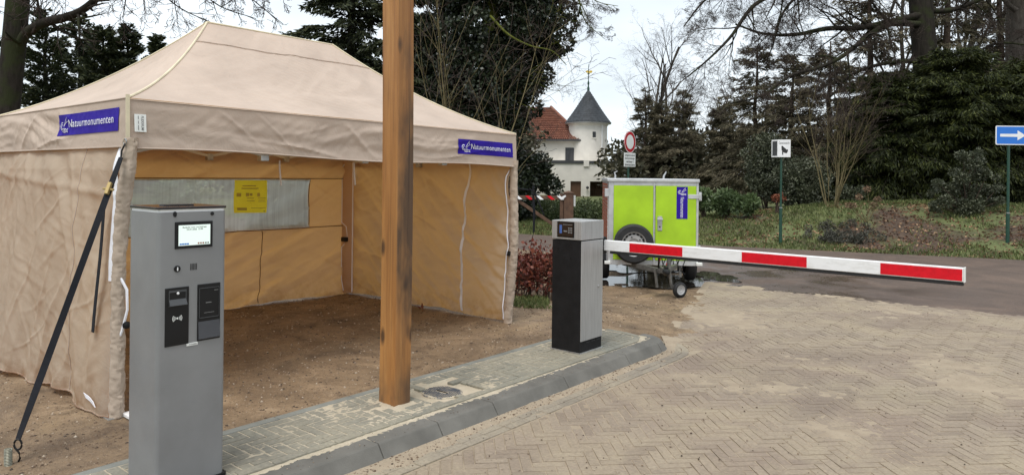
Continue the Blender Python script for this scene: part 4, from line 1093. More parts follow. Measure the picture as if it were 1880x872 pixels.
# ticket dispenser
y0, y1, z0, z1 = krect((362.5, 522.5), (403, 619))
td = MB().box(KXF - .01, KXF + .005, y0, y1, z0, z1).build('ticket_dispenser', MT['black_plastic'], kiosk, bevel=.002)
fr = MB()
for a in ((.06, .94, .925, .935), (.06, .94, .40, .41), (.06, .075, .40, .93), (.925, .94, .40, .93)): fr.box(KXF + .005, KXF + .0085, Yk(a[0]), Yk(a[1]), Zk(a[2]), Zk(a[3]))
fr.build('flap_frame', MT['dark_trim'], td)
for a in ((.35, .60, .66, .672), (.28, .72, .485, .492), (.72, .90, .87, .88)): MB().box(KXF + .005, KXF + .0056, Yk(a[0]), Yk(a[1]), Zk(a[2]), Zk(a[3])).build('print', MT['grey_print'], td)
MT['tray_grey'] = plain('tray_grey', (.05, .052, .06), .4)
MB().prism([(KXF + .0052, Yk(.03), Zk(.02)), (KXF + .014, Yk(.03), Zk(.04)), (KXF + .0052, Yk(.03), Zk(.34))], (0, Yk(.97) - Yk(.03), 0)).build('ticket_tray', MT['tray_grey'], td)
p, q = PX(342, 634, KXF), PX(362.5, 628, KXF)
bd = MB().box(KXF, KXF + .0035, p[1], q[1], p[2] - .004, p[2] + .010).build('badge', MT['white_label'], kiosk, bevel=.001)
V2, F2 = text2d('PYRAMID', 1, .02); V2 = fit2d(V2, p[1] + .014, q[1] - .004, p[2], p[2] + .0065)
MB().add([(KXF + .0042, a, b_) for a, b_ in V2], F2).build('lettering', MT['grey_print'], bd)

# ================================================================== WOODEN POST
pf = G(724, 747, ISL); pw = .148
post = MB()
PX0, PX1, PY0, PY1 = pf[0] - .170, pf[0], pf[1], pf[1] + .145
nz = 60
def post_ring(z):
    c = .008; t = z / 4.4; dx, dy = .0 * t, .012 * math.sin(z * 1.1); k = 1 + .006 * math.sin(z * 5) 
    P = rrect(PX0, PX1, PY0, PY1, .005, 1)
    return [(x + dx, y + dy, z) for x, y in P]
rings = [post_ring(z) for z in np.linspace(.02, 4.4, nz)]; n = len(rings[0])
post.add([p for r in rings for p in r], [(i * n + j, i * n + (j + 1) % n, (i + 1) * n + (j + 1) % n, (i + 1) * n + j) for i in range(nz - 1) for j in range(n)] + [tuple((nz - 1) * n + j for j in range(n))])
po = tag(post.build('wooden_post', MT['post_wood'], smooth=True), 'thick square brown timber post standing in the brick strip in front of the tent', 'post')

# ================================================================== MANHOLE COVER
def m_is():
    t = NT('iron_sandy'); p = t.pos(); t.col(t.mix(t.mr(t.noise(p, 16, 5, .7), .40, .55), (.07, .08, .10), (.44, .38, .28))); t.set(Roughness=.8); t.bump(t.noise(p, 130, 4), .5, .006); return t.m
MT['iron_sandy'] = m_is()
mh = thing('utility_cover', 'round studded iron ground cover set in sand beside the wooden post', 'ground cover', loc=(cover_c[0], cover_c[1], ISL))
mcx, mcy = cover_c[0], cover_c[1]
MB().lathe((mcx, mcy, ISL - .03), (0, 0, 1), [(.150, 0), (.150, .022), (.143, .026), (0, .026)], 40).build('lid', MT['iron_sandy'], mh)
st = MB()
for i in range(-10, 11):
    for j in range(-10, 11):
        x, y = (i + .5 * (j % 2)) * .0135, j * .0118
        if x * x + y * y < .137 ** 2 and not (abs(x) < .06 and abs(y) < .016):
            st.add([(mcx + x + dx * .0034, mcy + y + dy * .0034, ISL - .004 + (.0035 if k == 1 else 0)) for k, (dx, dy) in ((0, (-1, -1)), (0, (1, -1)), (0, (1, 1)), (0, (-1, 1)), (1, (-.6, -.6)), (1, (.6, -.6)), (1, (.6, .6)), (1, (-.6, .6)))],
                   [(4, 5, 6, 7), (0, 1, 5, 4), (1, 2, 6, 5), (2, 3, 7, 6), (3, 0, 4, 7)])
st.build('stud', MT['iron'], mh, kind='stuff')
MB().box(mcx - .055, mcx + .055, mcy - .004, mcy + .004, ISL - .006, ISL + .001).build('lifting_bar', MT['black_metal'], mh)

# ================================================================== BARRIER
bf = G(1065, 651, ISL); BXF, BYN = bf[0], bf[1]
BXL = PY(1013.5, 520, BYN)[0]; BYF = PX(1106, 520, BXF)[1]
BZT = PX(1065, 407, BXF)[2]; BZS = PX(1066, 442, BXF)[2]; BZB = PX(1065, 628, BXF)[2]
print('barrier', BXL, BXF, BYN, BYF, BZT, BZS, BZB)
bar = thing('boom_barrier', 'grey and black barrier cabinet with lowered red and white boom across the lane', 'barrier', loc=((BXL + BXF) / 2, (BYN + BYF) / 2, ISL))
MB().box(BXL, BXF - .006, BYN, BYF, ISL + .01, BZS - .006).build('cabinet', MT['black_matt'], bar, bevel=.004)
MB().box(BXL - .01, BXF + .008, BYN - .012, BYF + .01, ISL - .01, ISL + .012).build('base_plate', MT['zinc'], bar, bevel=.002)
dr = MB().box(BXF - .004, BXF + .004, BYN + .003, BYF - .002, BZB, BZS - .008).build('door', MT['brushed'], bar, bevel=.003)
p = PX(1098, 525, BXF); MB().lathe((BXF + .003, p[1], p[2]), (1, 0, 0), [(.012, 0), (.012, .006), (.006, .009), (0, .009)], 14).build('lock', MT['zinc'], dr)
MB().box(BXF + .004, BXF + .007, BYF - .075, BYF - .012, BZS - .028, BZS - .020).build('hinge_pin', MT['zinc'], dr)
hd = MB().box(BXL - .004, BXF + .006, BYN - .006, BYF + .003, BZS, BZT).build('head', MT['brushed'], bar, bevel=.005)
d0, d1 = PY(1024, 406, BYN), PY(1055, 437, BYN)
dw = MB().box(d0[0], d1[0], BYN - .009, BYN + .0, d1[2], d0[2]).build('window_frame', MT['black_plastic'], hd, bevel=.002)
Bx = lambda u: d0[0] + (d1[0] - d0[0]) * u
Bz = lambda v: d1[2] + (d0[2] - d1[2]) * v
MB().box(Bx(.07), Bx(.93), BYN - .0115, BYN - .009, Bz(.08), Bz(.92)).build('display_glass', MT['dark_glass'], hd)
MT['display_blue'] = plain('display_blue', (.06, .13, .38), .3)
MB().box(Bx(.16), Bx(.30), BYN - .0125, BYN - .0115, Bz(.25), Bz(.78)).build('display_mark', MT['display_blue'], hd)
dm = MB()
for r_2 in range(3):
    for k in range(3): dm.box(Bx(.66 + k * .085), Bx(.72 + k * .085), BYN - .0125, BYN - .0115, Bz(.28 + r_2 * .14), Bz(.36 + r_2 * .14))
dm.box(Bx(.4), Bx(.6), BYN - .0125, BYN - .0115, Bz(.36), Bz(.44)); dm.box(Bx(.35), Bx(.9), BYN - .0125, BYN - .0115, Bz(.80), Bz(.83))
dm.build('display_mark', MT['grey_print'], hd)
sp = MB(); cx_, cz_ = BXL + .155, BZS - .085
for rr in (.014, .028, .042):
    for k in range(int(rr / .0035)):
        a = k / int(rr / .0035) * 6.283; sp.lathe((cx_ + rr * math.cos(a), BYN - .0005, cz_ + rr * math.sin(a)), (0, -1, 0), [(.0032, 0), (.0032, .002), (0, .002)], 6)
sp.build('speaker_hole', MT['black_plastic'], bar)
for x, z in ((.07, -.035), (.07, -.085), (.14, -.165), (.205, -.165)): MB().lathe((BXL + x, BYN, BZS + z), (0, -1, 0), [(.007, 0), (.006, .003), (0, .003)], 10).build('screw', MT['black_plastic'], bar)
vt = MB()
for k in range(3):
    for m in range(2):
        yy = BYN + .095 + k * .085 - m * .0; vt.box(BXF - .006, BXF - .001, yy, yy + .062, ISL + .088 + m * .022, ISL + .096 + m * .022)
vt.build('vent', MT['rubber'], bar)
BMY = BYF + .075
e0, e1 = PY(1107, 440, BMY), PY(1107, 459.5, BMY); f0, f1 = PY(1770, 492, BMY), PY(1770, 517, BMY); g1 = PY(1770, 524.5, BMY)
zt_, zm_, zl_ = (e0[2] + f0[2]) / 2, (e1[2] + f1[2]) / 2, f1[2] - (f1[2] - g1[2])
print('boom', e0, f0, zt_, zm_, zl_)
bx0, bx1 = BXL + .06, f0[0]
boom = MB().box(bx0, bx1, BMY - .024, BMY + .024, zm_, zt_).build('boom', MT['boom_white'], bar, bevel=.005)
MB().box(bx0 + .3, bx1, BMY - .016, BMY + .016, zm_ - (zm_ - zl_), zm_ - .001).build('rubber_edge', MT['rubber'], boom, bevel=.004)
for pa, pb in ((1158, 1255), (1364, 1483), (1618, 1768)):
    a, b_ = PY(pa, 470, BMY)[0], PY(pb, 470, BMY)[0]
    MB().box(a, b_, BMY - .0262, BMY + .0262, zm_ + .007, zt_ - .010).build('red_stripe', MT['red_reflect'], boom)
MB().box(bx1, bx1 + .008, BMY - .027, BMY + .027, zm_ - .003, zt_ + .003).build('end_cap', MT['white_label'], boom, bevel=.002)
MB().box(bx0 - .02, BXF - .02, BYF, BMY + .03, zm_ - .03, zt_ + .03).build('pivot_block', MT['black_matt'], bar, bevel=.006)

# ================================================================== TRAILER  (local: x right, y away, z up)
def place(o, loc, rot):
    o.location = [float(c) for c in loc]; o.rotation_euler = (0, 0, rot)
TR = thing('cargo_trailer', 'small lime green box trailer with spare wheel and jockey wheel beside a puddle', 'trailer')
hw, TL, ZB_, ZT_ = .675, 2.1, .345, 1.655
body = MB(); body.box(-hw + .02, hw - .02, .02, TL - .02, ZB_ + .03, ZT_ - .05)
bo = body.build('body', MT['alu'], TR)
# front: frame members and two lime panels
fm = MB()
fm.box(-hw, -hw + .075, -.0, .06, ZB_, ZT_ - .05); fm.box(hw - .035, hw, -.0, .06, ZB_, ZT_ - .05)
fm.box(-hw + .075, hw - .035, .0, .06, ZT_ - .105, ZT_ - .05); fm.box(-hw + .075, hw - .035, .0, .06, ZB_, ZB_ + .075)
fm.box(-hw, -hw + .06, .06, TL, ZB_, ZB_ + .09); fm.box(hw - .06, hw, .06, TL, ZB_, ZB_ + .09)
fm.box(-hw, -hw + .05, TL - .06, TL, ZB_ + .09, ZT_ - .05); fm.box(hw - .05, hw, TL - .06, TL, ZB_ + .09, ZT_ - .05)
fm.build('frame', MT['alu'], TR, bevel=.004)
xm = (1199 - 1200) * .0083; XS = .080 - .045
XS = (1199.5 - 1199) / 162 * 1.35 + .0
MB().box(-hw + .076, XS - .006, -.006, .02, ZB_ + .077, ZT_ - .107).build('front_panel', MT['lime'], TR, bevel=.004)
door = MB().box(XS + .028, hw - .037, -.009, .02, ZB_ + .077, ZT_ - .107).build('front_door', MT['lime'], TR, bevel=.005)
MB().box(XS - .005, XS + .012, -.014, .02, ZB_ + .01, ZT_ - .06).build('door_seal', MT['alu'], TR, bevel=.003)
tx0 = XS + .34; tz1 = ZT_ - .115
bn = MB().box(tx0, tx0 + .165, -.0125, -.009, tz1 - .485, tz1).build('banner', MT['banner_blue'], door)
V2, F2 = text2d('Natuurmonumenten', 1, .0, spacing=1.06); V2 = fit2d(V2, .03, .66, .36, .68)
MB().add([(tx0 + .165 * b, -.0132, tz1 - .485 + .485 * (.70 - a)) for a, b in V2], F2).build('lettering', MT['banner_white'], bn)
V2, F2 = emblem2d(.04); V2 = fit2d(V2, .12, .88, .73, .97)
MB().add([(tx0 + .165 * a, -.0132, tz1 - .485 + .485 * b) for a, b in V2], F2).build('emblem', MT['banner_white'], bn)
lk = MB(); lk.box(XS + .058, XS + .128, -.016, -.009, .87, 1.09); lo = lk.build('lock_plate', MT['zinc'], door, bevel=.004)
h_ = MB(); h_.box(XS + .05, XS + .135, -.04, -.022, 1.035, 1.06); h_.box(XS + .07, XS + .09, -.022, -.016, 1.035, 1.06); MB().lathe((XS + .093, -.016, .93), (0, -1, 0), [(.012, 0), (.012, .006), (0, .007)], 12).build('keyhole', MT['black_plastic'], door)
h_.build('handle', MT['alu'], door, bevel=.003)
for z in (1.36, .58):
    hh = MB(); hh.box(hw - .16, hw + .01, -.016, -.009, z, z + .065); hh.box(hw + .001, hw + .03, -.02, .03, z - .01, z + .075); hh.build('hinge', MT['alu'], TR, bevel=.004)
# left side with red-brown slats, right side lime
sl_ = MB()
for k in range(18): sl_.box(-hw - .012, -hw + .02, .30, TL - .12, ZB_ + .20 + k * .058, ZB_ + .20 + k * .058 + .042)
MB().box(-hw - .002, -hw + .02, .06, TL - .06, ZB_ + .09, ZT_ - .05).build('side_panel', MT['alu'], TR)
sl_.build('side_marking', MT['brown_red'], TR)
MB().box(-hw - .006, -hw + .01, .08, .20, ZB_ + .30, ZT_ - .2).build('side_reflector', MT['white_label'], TR)
MB().box(hw - .02, hw + .002, .06, TL - .06, ZB_ + .09, ZT_ - .05).build('side_panel', MT['lime'], TR)
rf = MB(); rf.box(-hw - .025, hw + .012, -.02, TL + .02, ZT_ - .05, ZT_); rf.build('roof', MT['alu'], TR, bevel=.008)
for x, sg in ((-hw + .11, -1), (.185, 1)):
    MB().tube([(x, .3, ZT_ - .01), (x + .005, .3, ZT_ + .05), (x + .02 * sg + .01, .29, ZT_ + .09), (x + .035, .28, ZT_ + .115)], [.016, .014, .011, .006], 8).build('roof_bracket', MT['alu'], TR, smooth=True)
MB().box(-hw - .06, -hw - .0, -.01, .08, 1.38, 1.50).build('hinge', MT['alu'], TR, bevel=.004)
MB().box(hw + .002, hw + .045, .0, .06, 1.33, 1.46).build('hinge', MT['alu'], TR, bevel=.004)
for x in (-hw - .01, hw + .01):
    MB().box(x - .045, x + .045, -.06, -.0, ZB_ + .01, ZB_ + .055).build('marker_lamp', MT['white_label'], TR, bevel=.006)
MT['rim_silver'] = plain('rim_silver', (.42, .42, .42), .42, .3)
def wheel(nm, c, ax, r, w, parent, rim_r, holes=True):
    t = MB().lathe(c, ax, [(rim_r, -w / 2), (r - .03, -w / 2), (r - .006, -w / 2 + .022), (r, -w / 4), (r, w / 4), (r - .006, w / 2 - .022), (r - .03, w / 2), (rim_r, w / 2)], 40, cap=False).build(nm, MT['rubber'], parent, smooth=True)
    q = MB().lathe(c, ax, [(rim_r, w * .5), (rim_r - .012, w * .46), (rim_r - .02, w * .30), (rim_r * .80, w * .22), (rim_r * .72, w * .36), (rim_r * .45, w * .34), (rim_r * .35, w * .22), (0, w * .22)], 32, cap=False)
    rr = q.build('rim', MT['rim_silver'], t, smooth=True)
    if holes:
        ax = np.array(ax, float); A = np.cross(ax, (0, 0, 1)); A /= np.linalg.norm(A); B = np.cross(ax, A); hm = MB()
        for k in range(16):
            a = k / 16 * 6.283; hm.lathe(np.array(c) + ax * (w * .285) + rim_r * .83 * (math.cos(a) * A + math.sin(a) * B), ax, [(.019, 0), (.019, .006), (0, .0062)], 10)
        for k in range(5):
            a = k / 5 * 6.283; hm.lathe(np.array(c) + ax * (w * .37) + rim_r * .58 * (math.cos(a) * A + math.sin(a) * B), ax, [(.011, 0), (.009, .01), (0, .0102)], 8)
        hm.build('rim_hole', MT['black_plastic'], t)
    return t
sx = (1163 - 1199) / 162 * 1.35
wheel('spare_wheel', (sx - .0, -.10, .675), (0, -1, 0), .298, .155, TR, .185)
wheel('wheel', (-.70, .95, .29), (-1, 0, 0), .292, .165, TR, .18, False); wheel('wheel', (.70, .95, .29), (1, 0, 0), .292, .165, TR, .18, False)
for s in (-1, 1):
    P = [(s * .60 + 0, .95 + .33 * math.cos(a), .29 + .33 * math.sin(a)) for a in np.linspace(.15, math.pi - .15, 10)]
    mbm = MB()
    for a, b in zip(P[:-1], P[1:]): mbm.add([a, b, (b[0] + s * .20, b[1], b[2]), (a[0] + s * .20, a[1], a[2])], [(0, 1, 2, 3)])
    mbm.build('mudguard', MT['black_plastic'], TR, solid=.006)
# drawbar, coupling, handbrake, cables, jockey wheel
MB().tube([(-.62, .95, .30), (.62, .95, .30)], .03, 8).build('axle', MT['black_metal'], TR)
ab = MB(); ab.bar((-.42, .3, .335), (.03, -.78, .36), .05, .07); ab.bar((.46, .3, .335), (.07, -.78, .36), .05, .07); ab.bar((.05, -.55, .37), (.05, -1.12, .40), .075, .075)
ab.build('drawbar', MT['dark_zinc'], TR, bevel=.005)
cp = MB(); cp.lathe((.05, -1.12, .40), (0, -1, .04), [(.05, 0), (.055, .06), (.045, .10), (.03, .14), (.036, .17), (.0, .18)], 14); cp.box(.03, .07, -1.22, -1.02, .43, .475)
cp.build('coupling', MT['black_metal'], TR, bevel=.004)
hb = MB(); hb.tube([(.0, -.72, .40), (-.01, -.82, .52), (-.03, -.92, .66)], .013, 8); hb.tube([(-.03, -.92, .66), (-.04, -.96, .71)], .02, 8)
hb.build('handbrake', MT['black_metal'], TR, smooth=True)
JX, JY = .285, -.74
jk = MB(); jk.tube([(.13, JY, .62), (.15, JY, .36)], .03, 10); jk.tube([(.15, JY, .36), (.175, JY, .16)], .023, 10); jk.tube([(.13, JY, .62), (.125, JY, .68)], .012, 8); jk.tube([(.125, JY, .68), (.20, JY - .02, .685), (.21, JY - .02, .73)], .009, 6)
jk.bar((.175, JY, .16), (JX - .06, JY, .105), .02, .05); jk.bar((JX - .07, JY, .10), (JX - .0, JY, .10), .05, .02)
jk.build('jockey_post', MT['dark_zinc'], TR, smooth=True)
wheel('jockey_wheel', (JX + .01, JY - .01, .10), (.50, -.86, 0), .115, .055, TR, .07, False)
cb = MB()
for k in range(6):
    r = random.Random(k + 3); x0 = .02 + .05 * k
    cb.tube([(x0, -.62 - .05 * r.random(), .44), (x0 + r.uniform(-.05, .06), -.70, .58 + .08 * r.random()), (x0 + .08 + r.uniform(-.03, .05), -.76, .54 + .1 * r.random()), (x0 + r.uniform(0, .16), -.72, .36), (x0 + r.uniform(-.05, .1), -.70, .30 + .06 * r.random())], .0075, 6)
cb.build('cable', MT['black_web'], TR, smooth=True)
MB().tube([(.0, -.66, .45), (.06, -.74, .60), (.13, -.70, .52), (.10, -.72, .40)], .007, 6).build('safety_cable', MT['red_reflect'], TR, smooth=True)
MB().bar((-.05, -.72, .38), (-.02, -.74, .12), .03, .03).build('prop_stand', MT['dark_zinc'], TR, bevel=.003); MB().bar((.42, .1, .33), (.42, .05, .16), .04, .04).build('prop_stand', MT['dark_zinc'], TR, bevel=.003)
BET = R(4.8); fl = RT * ((1118 - 940) / FOC * 10.9) + FW * 10.9
xa = RT * math.cos(BET) - FW * math.sin(BET)
tl = fl + xa * hw
place(TR, (tl[0], tl[1], .012), YAW - BET)

# ================================================================== SIGNS
def mat_face(origin, yawdir):
    """local frame: x right as read, y up, normal towards the reader"""
    return origin
def sign_root(name, label, cat, p, rz): 
    t = thing(name, label, cat); return t
# round prohibition sign (local: reader looks along +y)
NS = thing('round_sign', 'round white traffic sign with red rim and a small text plate below it', 'traffic sign')
zc = ZAT(1155.5, 261, 18.7); rr = .285
MB().lathe((0, 0, zc), (0, -1, 0), [(rr, 0), (rr, .012), (0, .0122)], 44).build('red_rim', MT['sign_red'], NS)
MB().lathe((0, -.0122, zc), (0, -1, 0), [(rr - .012, 0), (rr - .012, .001), (0, .0012)], 44)
MB().lathe((0, -.0123, zc), (0, -1, 0), [(rr * .66, 0), (rr * .66, .0012), (0, .0014)], 44).build('white_centre', MT['white_label'], NS)
rm = MB(); a_ = np.linspace(0, 2 * math.pi, 45)
rm.add([(r_1 * math.cos(a), -.0135, zc + r_1 * math.sin(a)) for r_1 in (rr * .945, rr * 1.0) for a in a_], [(i, i + 1, 46 + i, 45 + i) for i in range(44)])
rm.build('rim_line', MT['white_label'], NS)
zp1, zp0 = ZAT(1155, 281, 18.7), ZAT(1155, 306.5, 18.7); pw_ = .285
pl = MB().box(-pw_, pw_, -.012, 0, zp0, zp1).build('text_plate', MT['white_label'], NS, bevel=.004)
tm = MB()
for k, s in enumerate(('uitgezonderd', 'bestemmings-', 'verkeer /', 'leveranciers')):
    V2, F2 = text2d(s, 1, .02); wd2 = .42 * (len(s) / 12); z0 = zp1 - (zp1 - zp0) * (.22 + .22 * k)
    V2 = fit2d(V2, -wd2 / .84 * .5, wd2 / .84 * .5, z0 - .02, z0 + .045)
    tm.add([(a, -.0128, b) for a, b in V2], F2)
tm.build('lettering', MT['black_print'], pl)
MB().tube([(0, .035, -.1), (0, .035, zc + rr * .7)], .027, 12).build('pole', MT['post_green'], NS, smooth=True)
p = W(1155.5, 18.7); place(NS, (p[0], p[1], 0), YAW + R(50))

# camera notice: two plates in a V on a green pole
CSD = 17.8; p = W(1434, CSD); CS = thing('camera_sign', 'white camera surveillance sign with black camera picture on slim green pole', 'sign')
gz0 = float(terrain_z(p[0], p[1])) - .1
z1, z0 = ZAT(1432, 257, CSD), ZAT(1432, 289, CSD)
def plate(parent, ang, w, mats):
    c, s = math.cos(ang), math.sin(ang); f = lambda a, b, o: (-.105 + a * c + o * s, -.04 + a * s - o * c, z0 + (z1 - z0) * b)
    pm_ = MB(); 
    for o in (0, .012): pm_.add([f(0, 0, o), f(w, 0, o), f(w, 1, o), f(0, 1, o)], [(0, 1, 2, 3)])
    b0 = [f(x, y, o) for o in (0, .012) for x, y in ((0, 0), (w, 0), (w, 1), (0, 1))]
    pm_ = MB().add(b0, [(3, 2, 1, 0), (4, 5, 6, 7), (0, 1, 5, 4), (1, 2, 6, 5), (2, 3, 7, 6), (3, 0, 4, 7)])
    return pm_.build('sign_plate', mats, parent, bevel=.003), f
pA, fA = plate(CS, R(-12), .30, MT['white_paint'])
cm_ = MB(); w_ = .30
q = lambda u, v: fA(u * w_, v, .0135)
V2, F2 = text2d('Cameratoezicht', 1, .012); V2 = fit2d(V2, .08, .92, .74, .90); cm_.add([q(a, b) for a, b in V2], F2)
cm_.build('lettering', MT['grey_print'], pA)
cs_ = MB()
cs_.add([q(*v) for v in ((.28, .62), (.34, .66), (.72, .42), (.78, .47), (.80, .36), (.70, .22), (.62, .25), (.60, .22), (.42, .30), (.30, .40))], [tuple(range(10))])
cs_.add([q(*v) for v in ((.34, .36), (.43, .33), (.43, .14), (.34, .14))], [(0, 1, 2, 3)])
cs_.build('camera_picture', MT['black_print'], pA)
pB_, fB = plate(CS, R(-14 - 232), .21, MT['white_paint'])
for OFF in (-.002, .014): MB().add([fB(.21 * u, v, OFF) for u, v in ((.08, .08), (.85, .08), (.85, .92), (.08, .92))], [(0, 1, 2, 3)]).build('plate_back', MT['dark_trim'], pB_)
MB().tube([(0, 0, .98 + gz0), (0, 0, z1 - .03)], .026, 12).build('pole', MT['post_green'], CS, smooth=True)
MB().tube([(0, 0, -.2), (0, 0, 1.0 + gz0)], .038, 12).build('pole_base', MT['post_green'], CS, smooth=True)
MB().tube([(0, 0, 1.0 + gz0), (0, 0, 1.02 + gz0)], .041, 12).build('collar', MT['zinc'], CS, smooth=True)
place(CS, (p[0], p[1], 0), YAW)

# blue one way sign
AD = 16.6; p = W(1851, AD); AS = thing('arrow_sign', 'blue rectangular traffic sign with white arrow pointing right on green pole', 'traffic sign')
gz1 = float(terrain_z(p[0], p[1])) - .1
z1, z0 = ZAT(1850, 231.5, AD), ZAT(1850, 266.5, AD); X0, X1 = (1825 - 1851) / FOC * AD, (1890 - 1851) / FOC * AD
def rr2(x0, x1, z0, z1, r, y): return [(a, y, b) for a, b in rrect(x0, x1, z0, z1, r, 4)]
bd = MB().prism(rr2(X0, X1, z0, z1, .03, -.045), (0, .014, 0)).build('sign_plate', MT['white_paint'], AS)
MB().prism(rr2(X0 + .022, X1 - .022, z0 + .022, z1 - .022, .02, -.0465), (0, .0015, 0)).build('blue_field', MT['sign_blue'], bd)
zc = (z0 + z1) / 2; ax0, ax1 = X0 + .10, X1 - .13
MB().prism([(a, -.048, zc + b) for a, b in ((ax0, -.032), (ax1 - .19, -.035), (ax1 - .19, -.115), (ax1, 0), (ax1 - .19, .115), (ax1 - .19, .035), (ax0, .032))], (0, .0014, 0)).build('arrow', MT['white_paint'], bd)
MB().tube([(0, 0, .92), (0, 0, z1 - .03)], .030, 12).build('pole', MT['post_green'], AS, smooth=True)
MB().tube([(0, 0, -.2), (0, 0, .93)], .040, 12).build('pole_base', MT['post_green'], AS, smooth=True)
MB().tube([(0, 0, .93), (0, 0, .95)], .043, 12).build('collar', MT['zinc'], AS, smooth=True)
place(AS, (p[0], p[1], 0), YAW + R(0))

# ================================================================== HOUSE WITH ROUND TOWER (local: x right, y away; 1 unit = 1 m)
HD = 60.0; S_ = HD / FOC; hx = lambda px: (px - 1086) * S_
hz = lambda py: CAM_H + (PCY + ROLL * 146 - py) * S_
HS = thing('white_house', 'white plastered house with orange tiled roof, flat annexe and round slate-capped tower', 'house')
ty = 3.2; tr = 37 * S_; zt0 = hz(222)
tw = MB().lathe((0, ty, -.2), (0, 0, 1), [(tr, 0), (tr, zt0 + .2 - .25), (tr + .08, zt0 + .2 - .2), (tr + .08, zt0 + .2)], 40).build('tower', MT['plaster'], HS, smooth=True)
co = MB(); nr = 15; za, zbq = zt0, hz(158)
pr = [(tr + .34, -.06), (tr + .30, .05)]
for k in range(nr + 1):
    t = k / nr; r_c = (tr + .30) * (1 - t) ** 1.0 * (1 - .05 * math.sin(math.pi * t)) + .03; z = .05 + (zbq - za) * t
    pr += [(r_c + .045, z), (r_c, z + .012)]
pr.append((0, zbq - za + .1))
cap = co.lathe((0, ty, za), (0, 0, 1), pr, 44).build('roof', MT['slate'], HS)
MB().lathe((0, ty, za - .10), (0, 0, 1), [(tr + .05, 0), (tr + .30, .03), (tr + .36, .10), (tr + .3, .12)], 44).build('gutter', MT['white_paint'], HS, smooth=True)
MB().lathe((0, ty, zbq - .1), (0, 0, 1), [(.10, 0), (.12, .25), (.05, .5), (.10, .75), (.04, .95), (.035, 1.5), (.14, 1.55), (.035, 1.62), (.02, 2.4), (0, 2.45)], 12).build('finial', MT['post_green'], HS, smooth=True)
wv = MB(); zz = hz(123)
wv.prism([(x, ty, zz + z) for x, z in ((-.22, -.02), (.05, -.10), (.30, -.04), (.36, .10), (.22, .17), (.1, .12), (-.1, .16), (-.25, .10))], (0, .05, 0))
wv.build('weather_vane', MT['gold'], HS)
for px, py0, py1, w in ((1094, 240, 251, .28), (1117, 270, 283, .22)):
    x = hx(px); yy = ty - math.sqrt(max(tr * tr - x * x, .01)) - .04
    wq = MB().box(x - w / 2, x + w / 2, yy, yy + .3, hz(py1), hz(py0)).build('window', MT['win_glass'], HS)
    MB().box(x - w / 2 - .06, x + w / 2 + .06, yy - .02, yy + .2, hz(py1) - .08, hz(py1)).build('sill', MT['plaster'], wq)
MB().tube([(hx(1109.5), ty - tr * .82, 2.2), (hx(1109.5), ty - tr * .82, zt0 - .2)], .045, 8).build('downpipe', MT['white_paint'], HS)
# main block
mx0, mx1 = hx(940), hx(1071); ze_ = hz(254)
MB().box(mx0, mx1, 2.2, 11.5, -.2, ze_).build('wall', MT['plaster'], HS)
rp_ = [(mx0 - .3, 1.8, ze_ - .05), (mx1 + .3, 1.8, ze_ - .05), (mx1 + .3, 11.9, ze_ - .05), (mx0 - .3, 11.9, ze_ - .05)]
ridz = hz(185); ra, rb = np.array((mx0 + 1.5, 6.8, ridz)), np.array((hx(1018) , 6.8, ridz))
def tiles(a, b, c, d, n_u, n_v):
    """pantile slope: eave a->b, ridge d->c, wavy courses"""
    a, b, c, d = (np.array(q, float) for q in (a, b, c, d)); nn = np.cross(b - a, d - a); nn /= np.linalg.norm(nn)
    if nn[2] < 0: nn = -nn
    m = MB()
    for j in range(n_v):
        def fn(u, t):
            tt = (j + t * 1.02) / n_v; e = a + (b - a) * u; r = d + (c - d) * u; 
            return e + (r - e) * min(tt, 1) + nn * (.05 * math.sin(u * n_u * 6.283) * (1 - tt * .2) + .07 * (1 - t) + .02)
        m.grid(fn, np.linspace(0, 1, n_u * 4 + 1), [0, 1])
    return m
rf1 = tiles(rp_[0], rp_[1], rb, ra, 34, 18).build('roof', MT['roof_tile'], HS)
tiles(rp_[1], rp_[2], rb, rb, 34, 18).build('roof', MT['roof_tile'], HS)
MB().prism([rp_[2], rp_[3], tuple(ra), tuple(rb)], (0, 0, .05)).build('roof', MT['roof_tile'], HS)
MB().tube([rp_[1], tuple(rb + (0, 0, .1))], .13, 8).build('ridge_tile', MT['roof_tile'], rf1)
MB().box(mx0 - .35, mx1 + .35, 1.68, 1.82, ze_ - .17, ze_ - .03).build('gutter', MT['dark_trim'], HS)
w0, w1, v1, v0 = hx(1041), hx(1060), hz(270), hz(300)
wn = MB().box(w0, w1, 2.16, 2.3, v0, v1).build('window', MT['dark_trim'], HS)
MB().box(w0 + .08, w0 + .36, 2.13, 2.17, v0 + .1, v1 - .1).build('pane', MT['win_glass'], wn)
MB().box(w0 + .44, w1 - .06, 2.13, 2.17, v0 + .06, v1 - .06).build('shutter', MT['dark_trim'], wn)
MB().box(w0 - .08, w1 + .08, 2.05, 2.2, v0 - .1, v0).build('sill', MT['plaster'], wn)
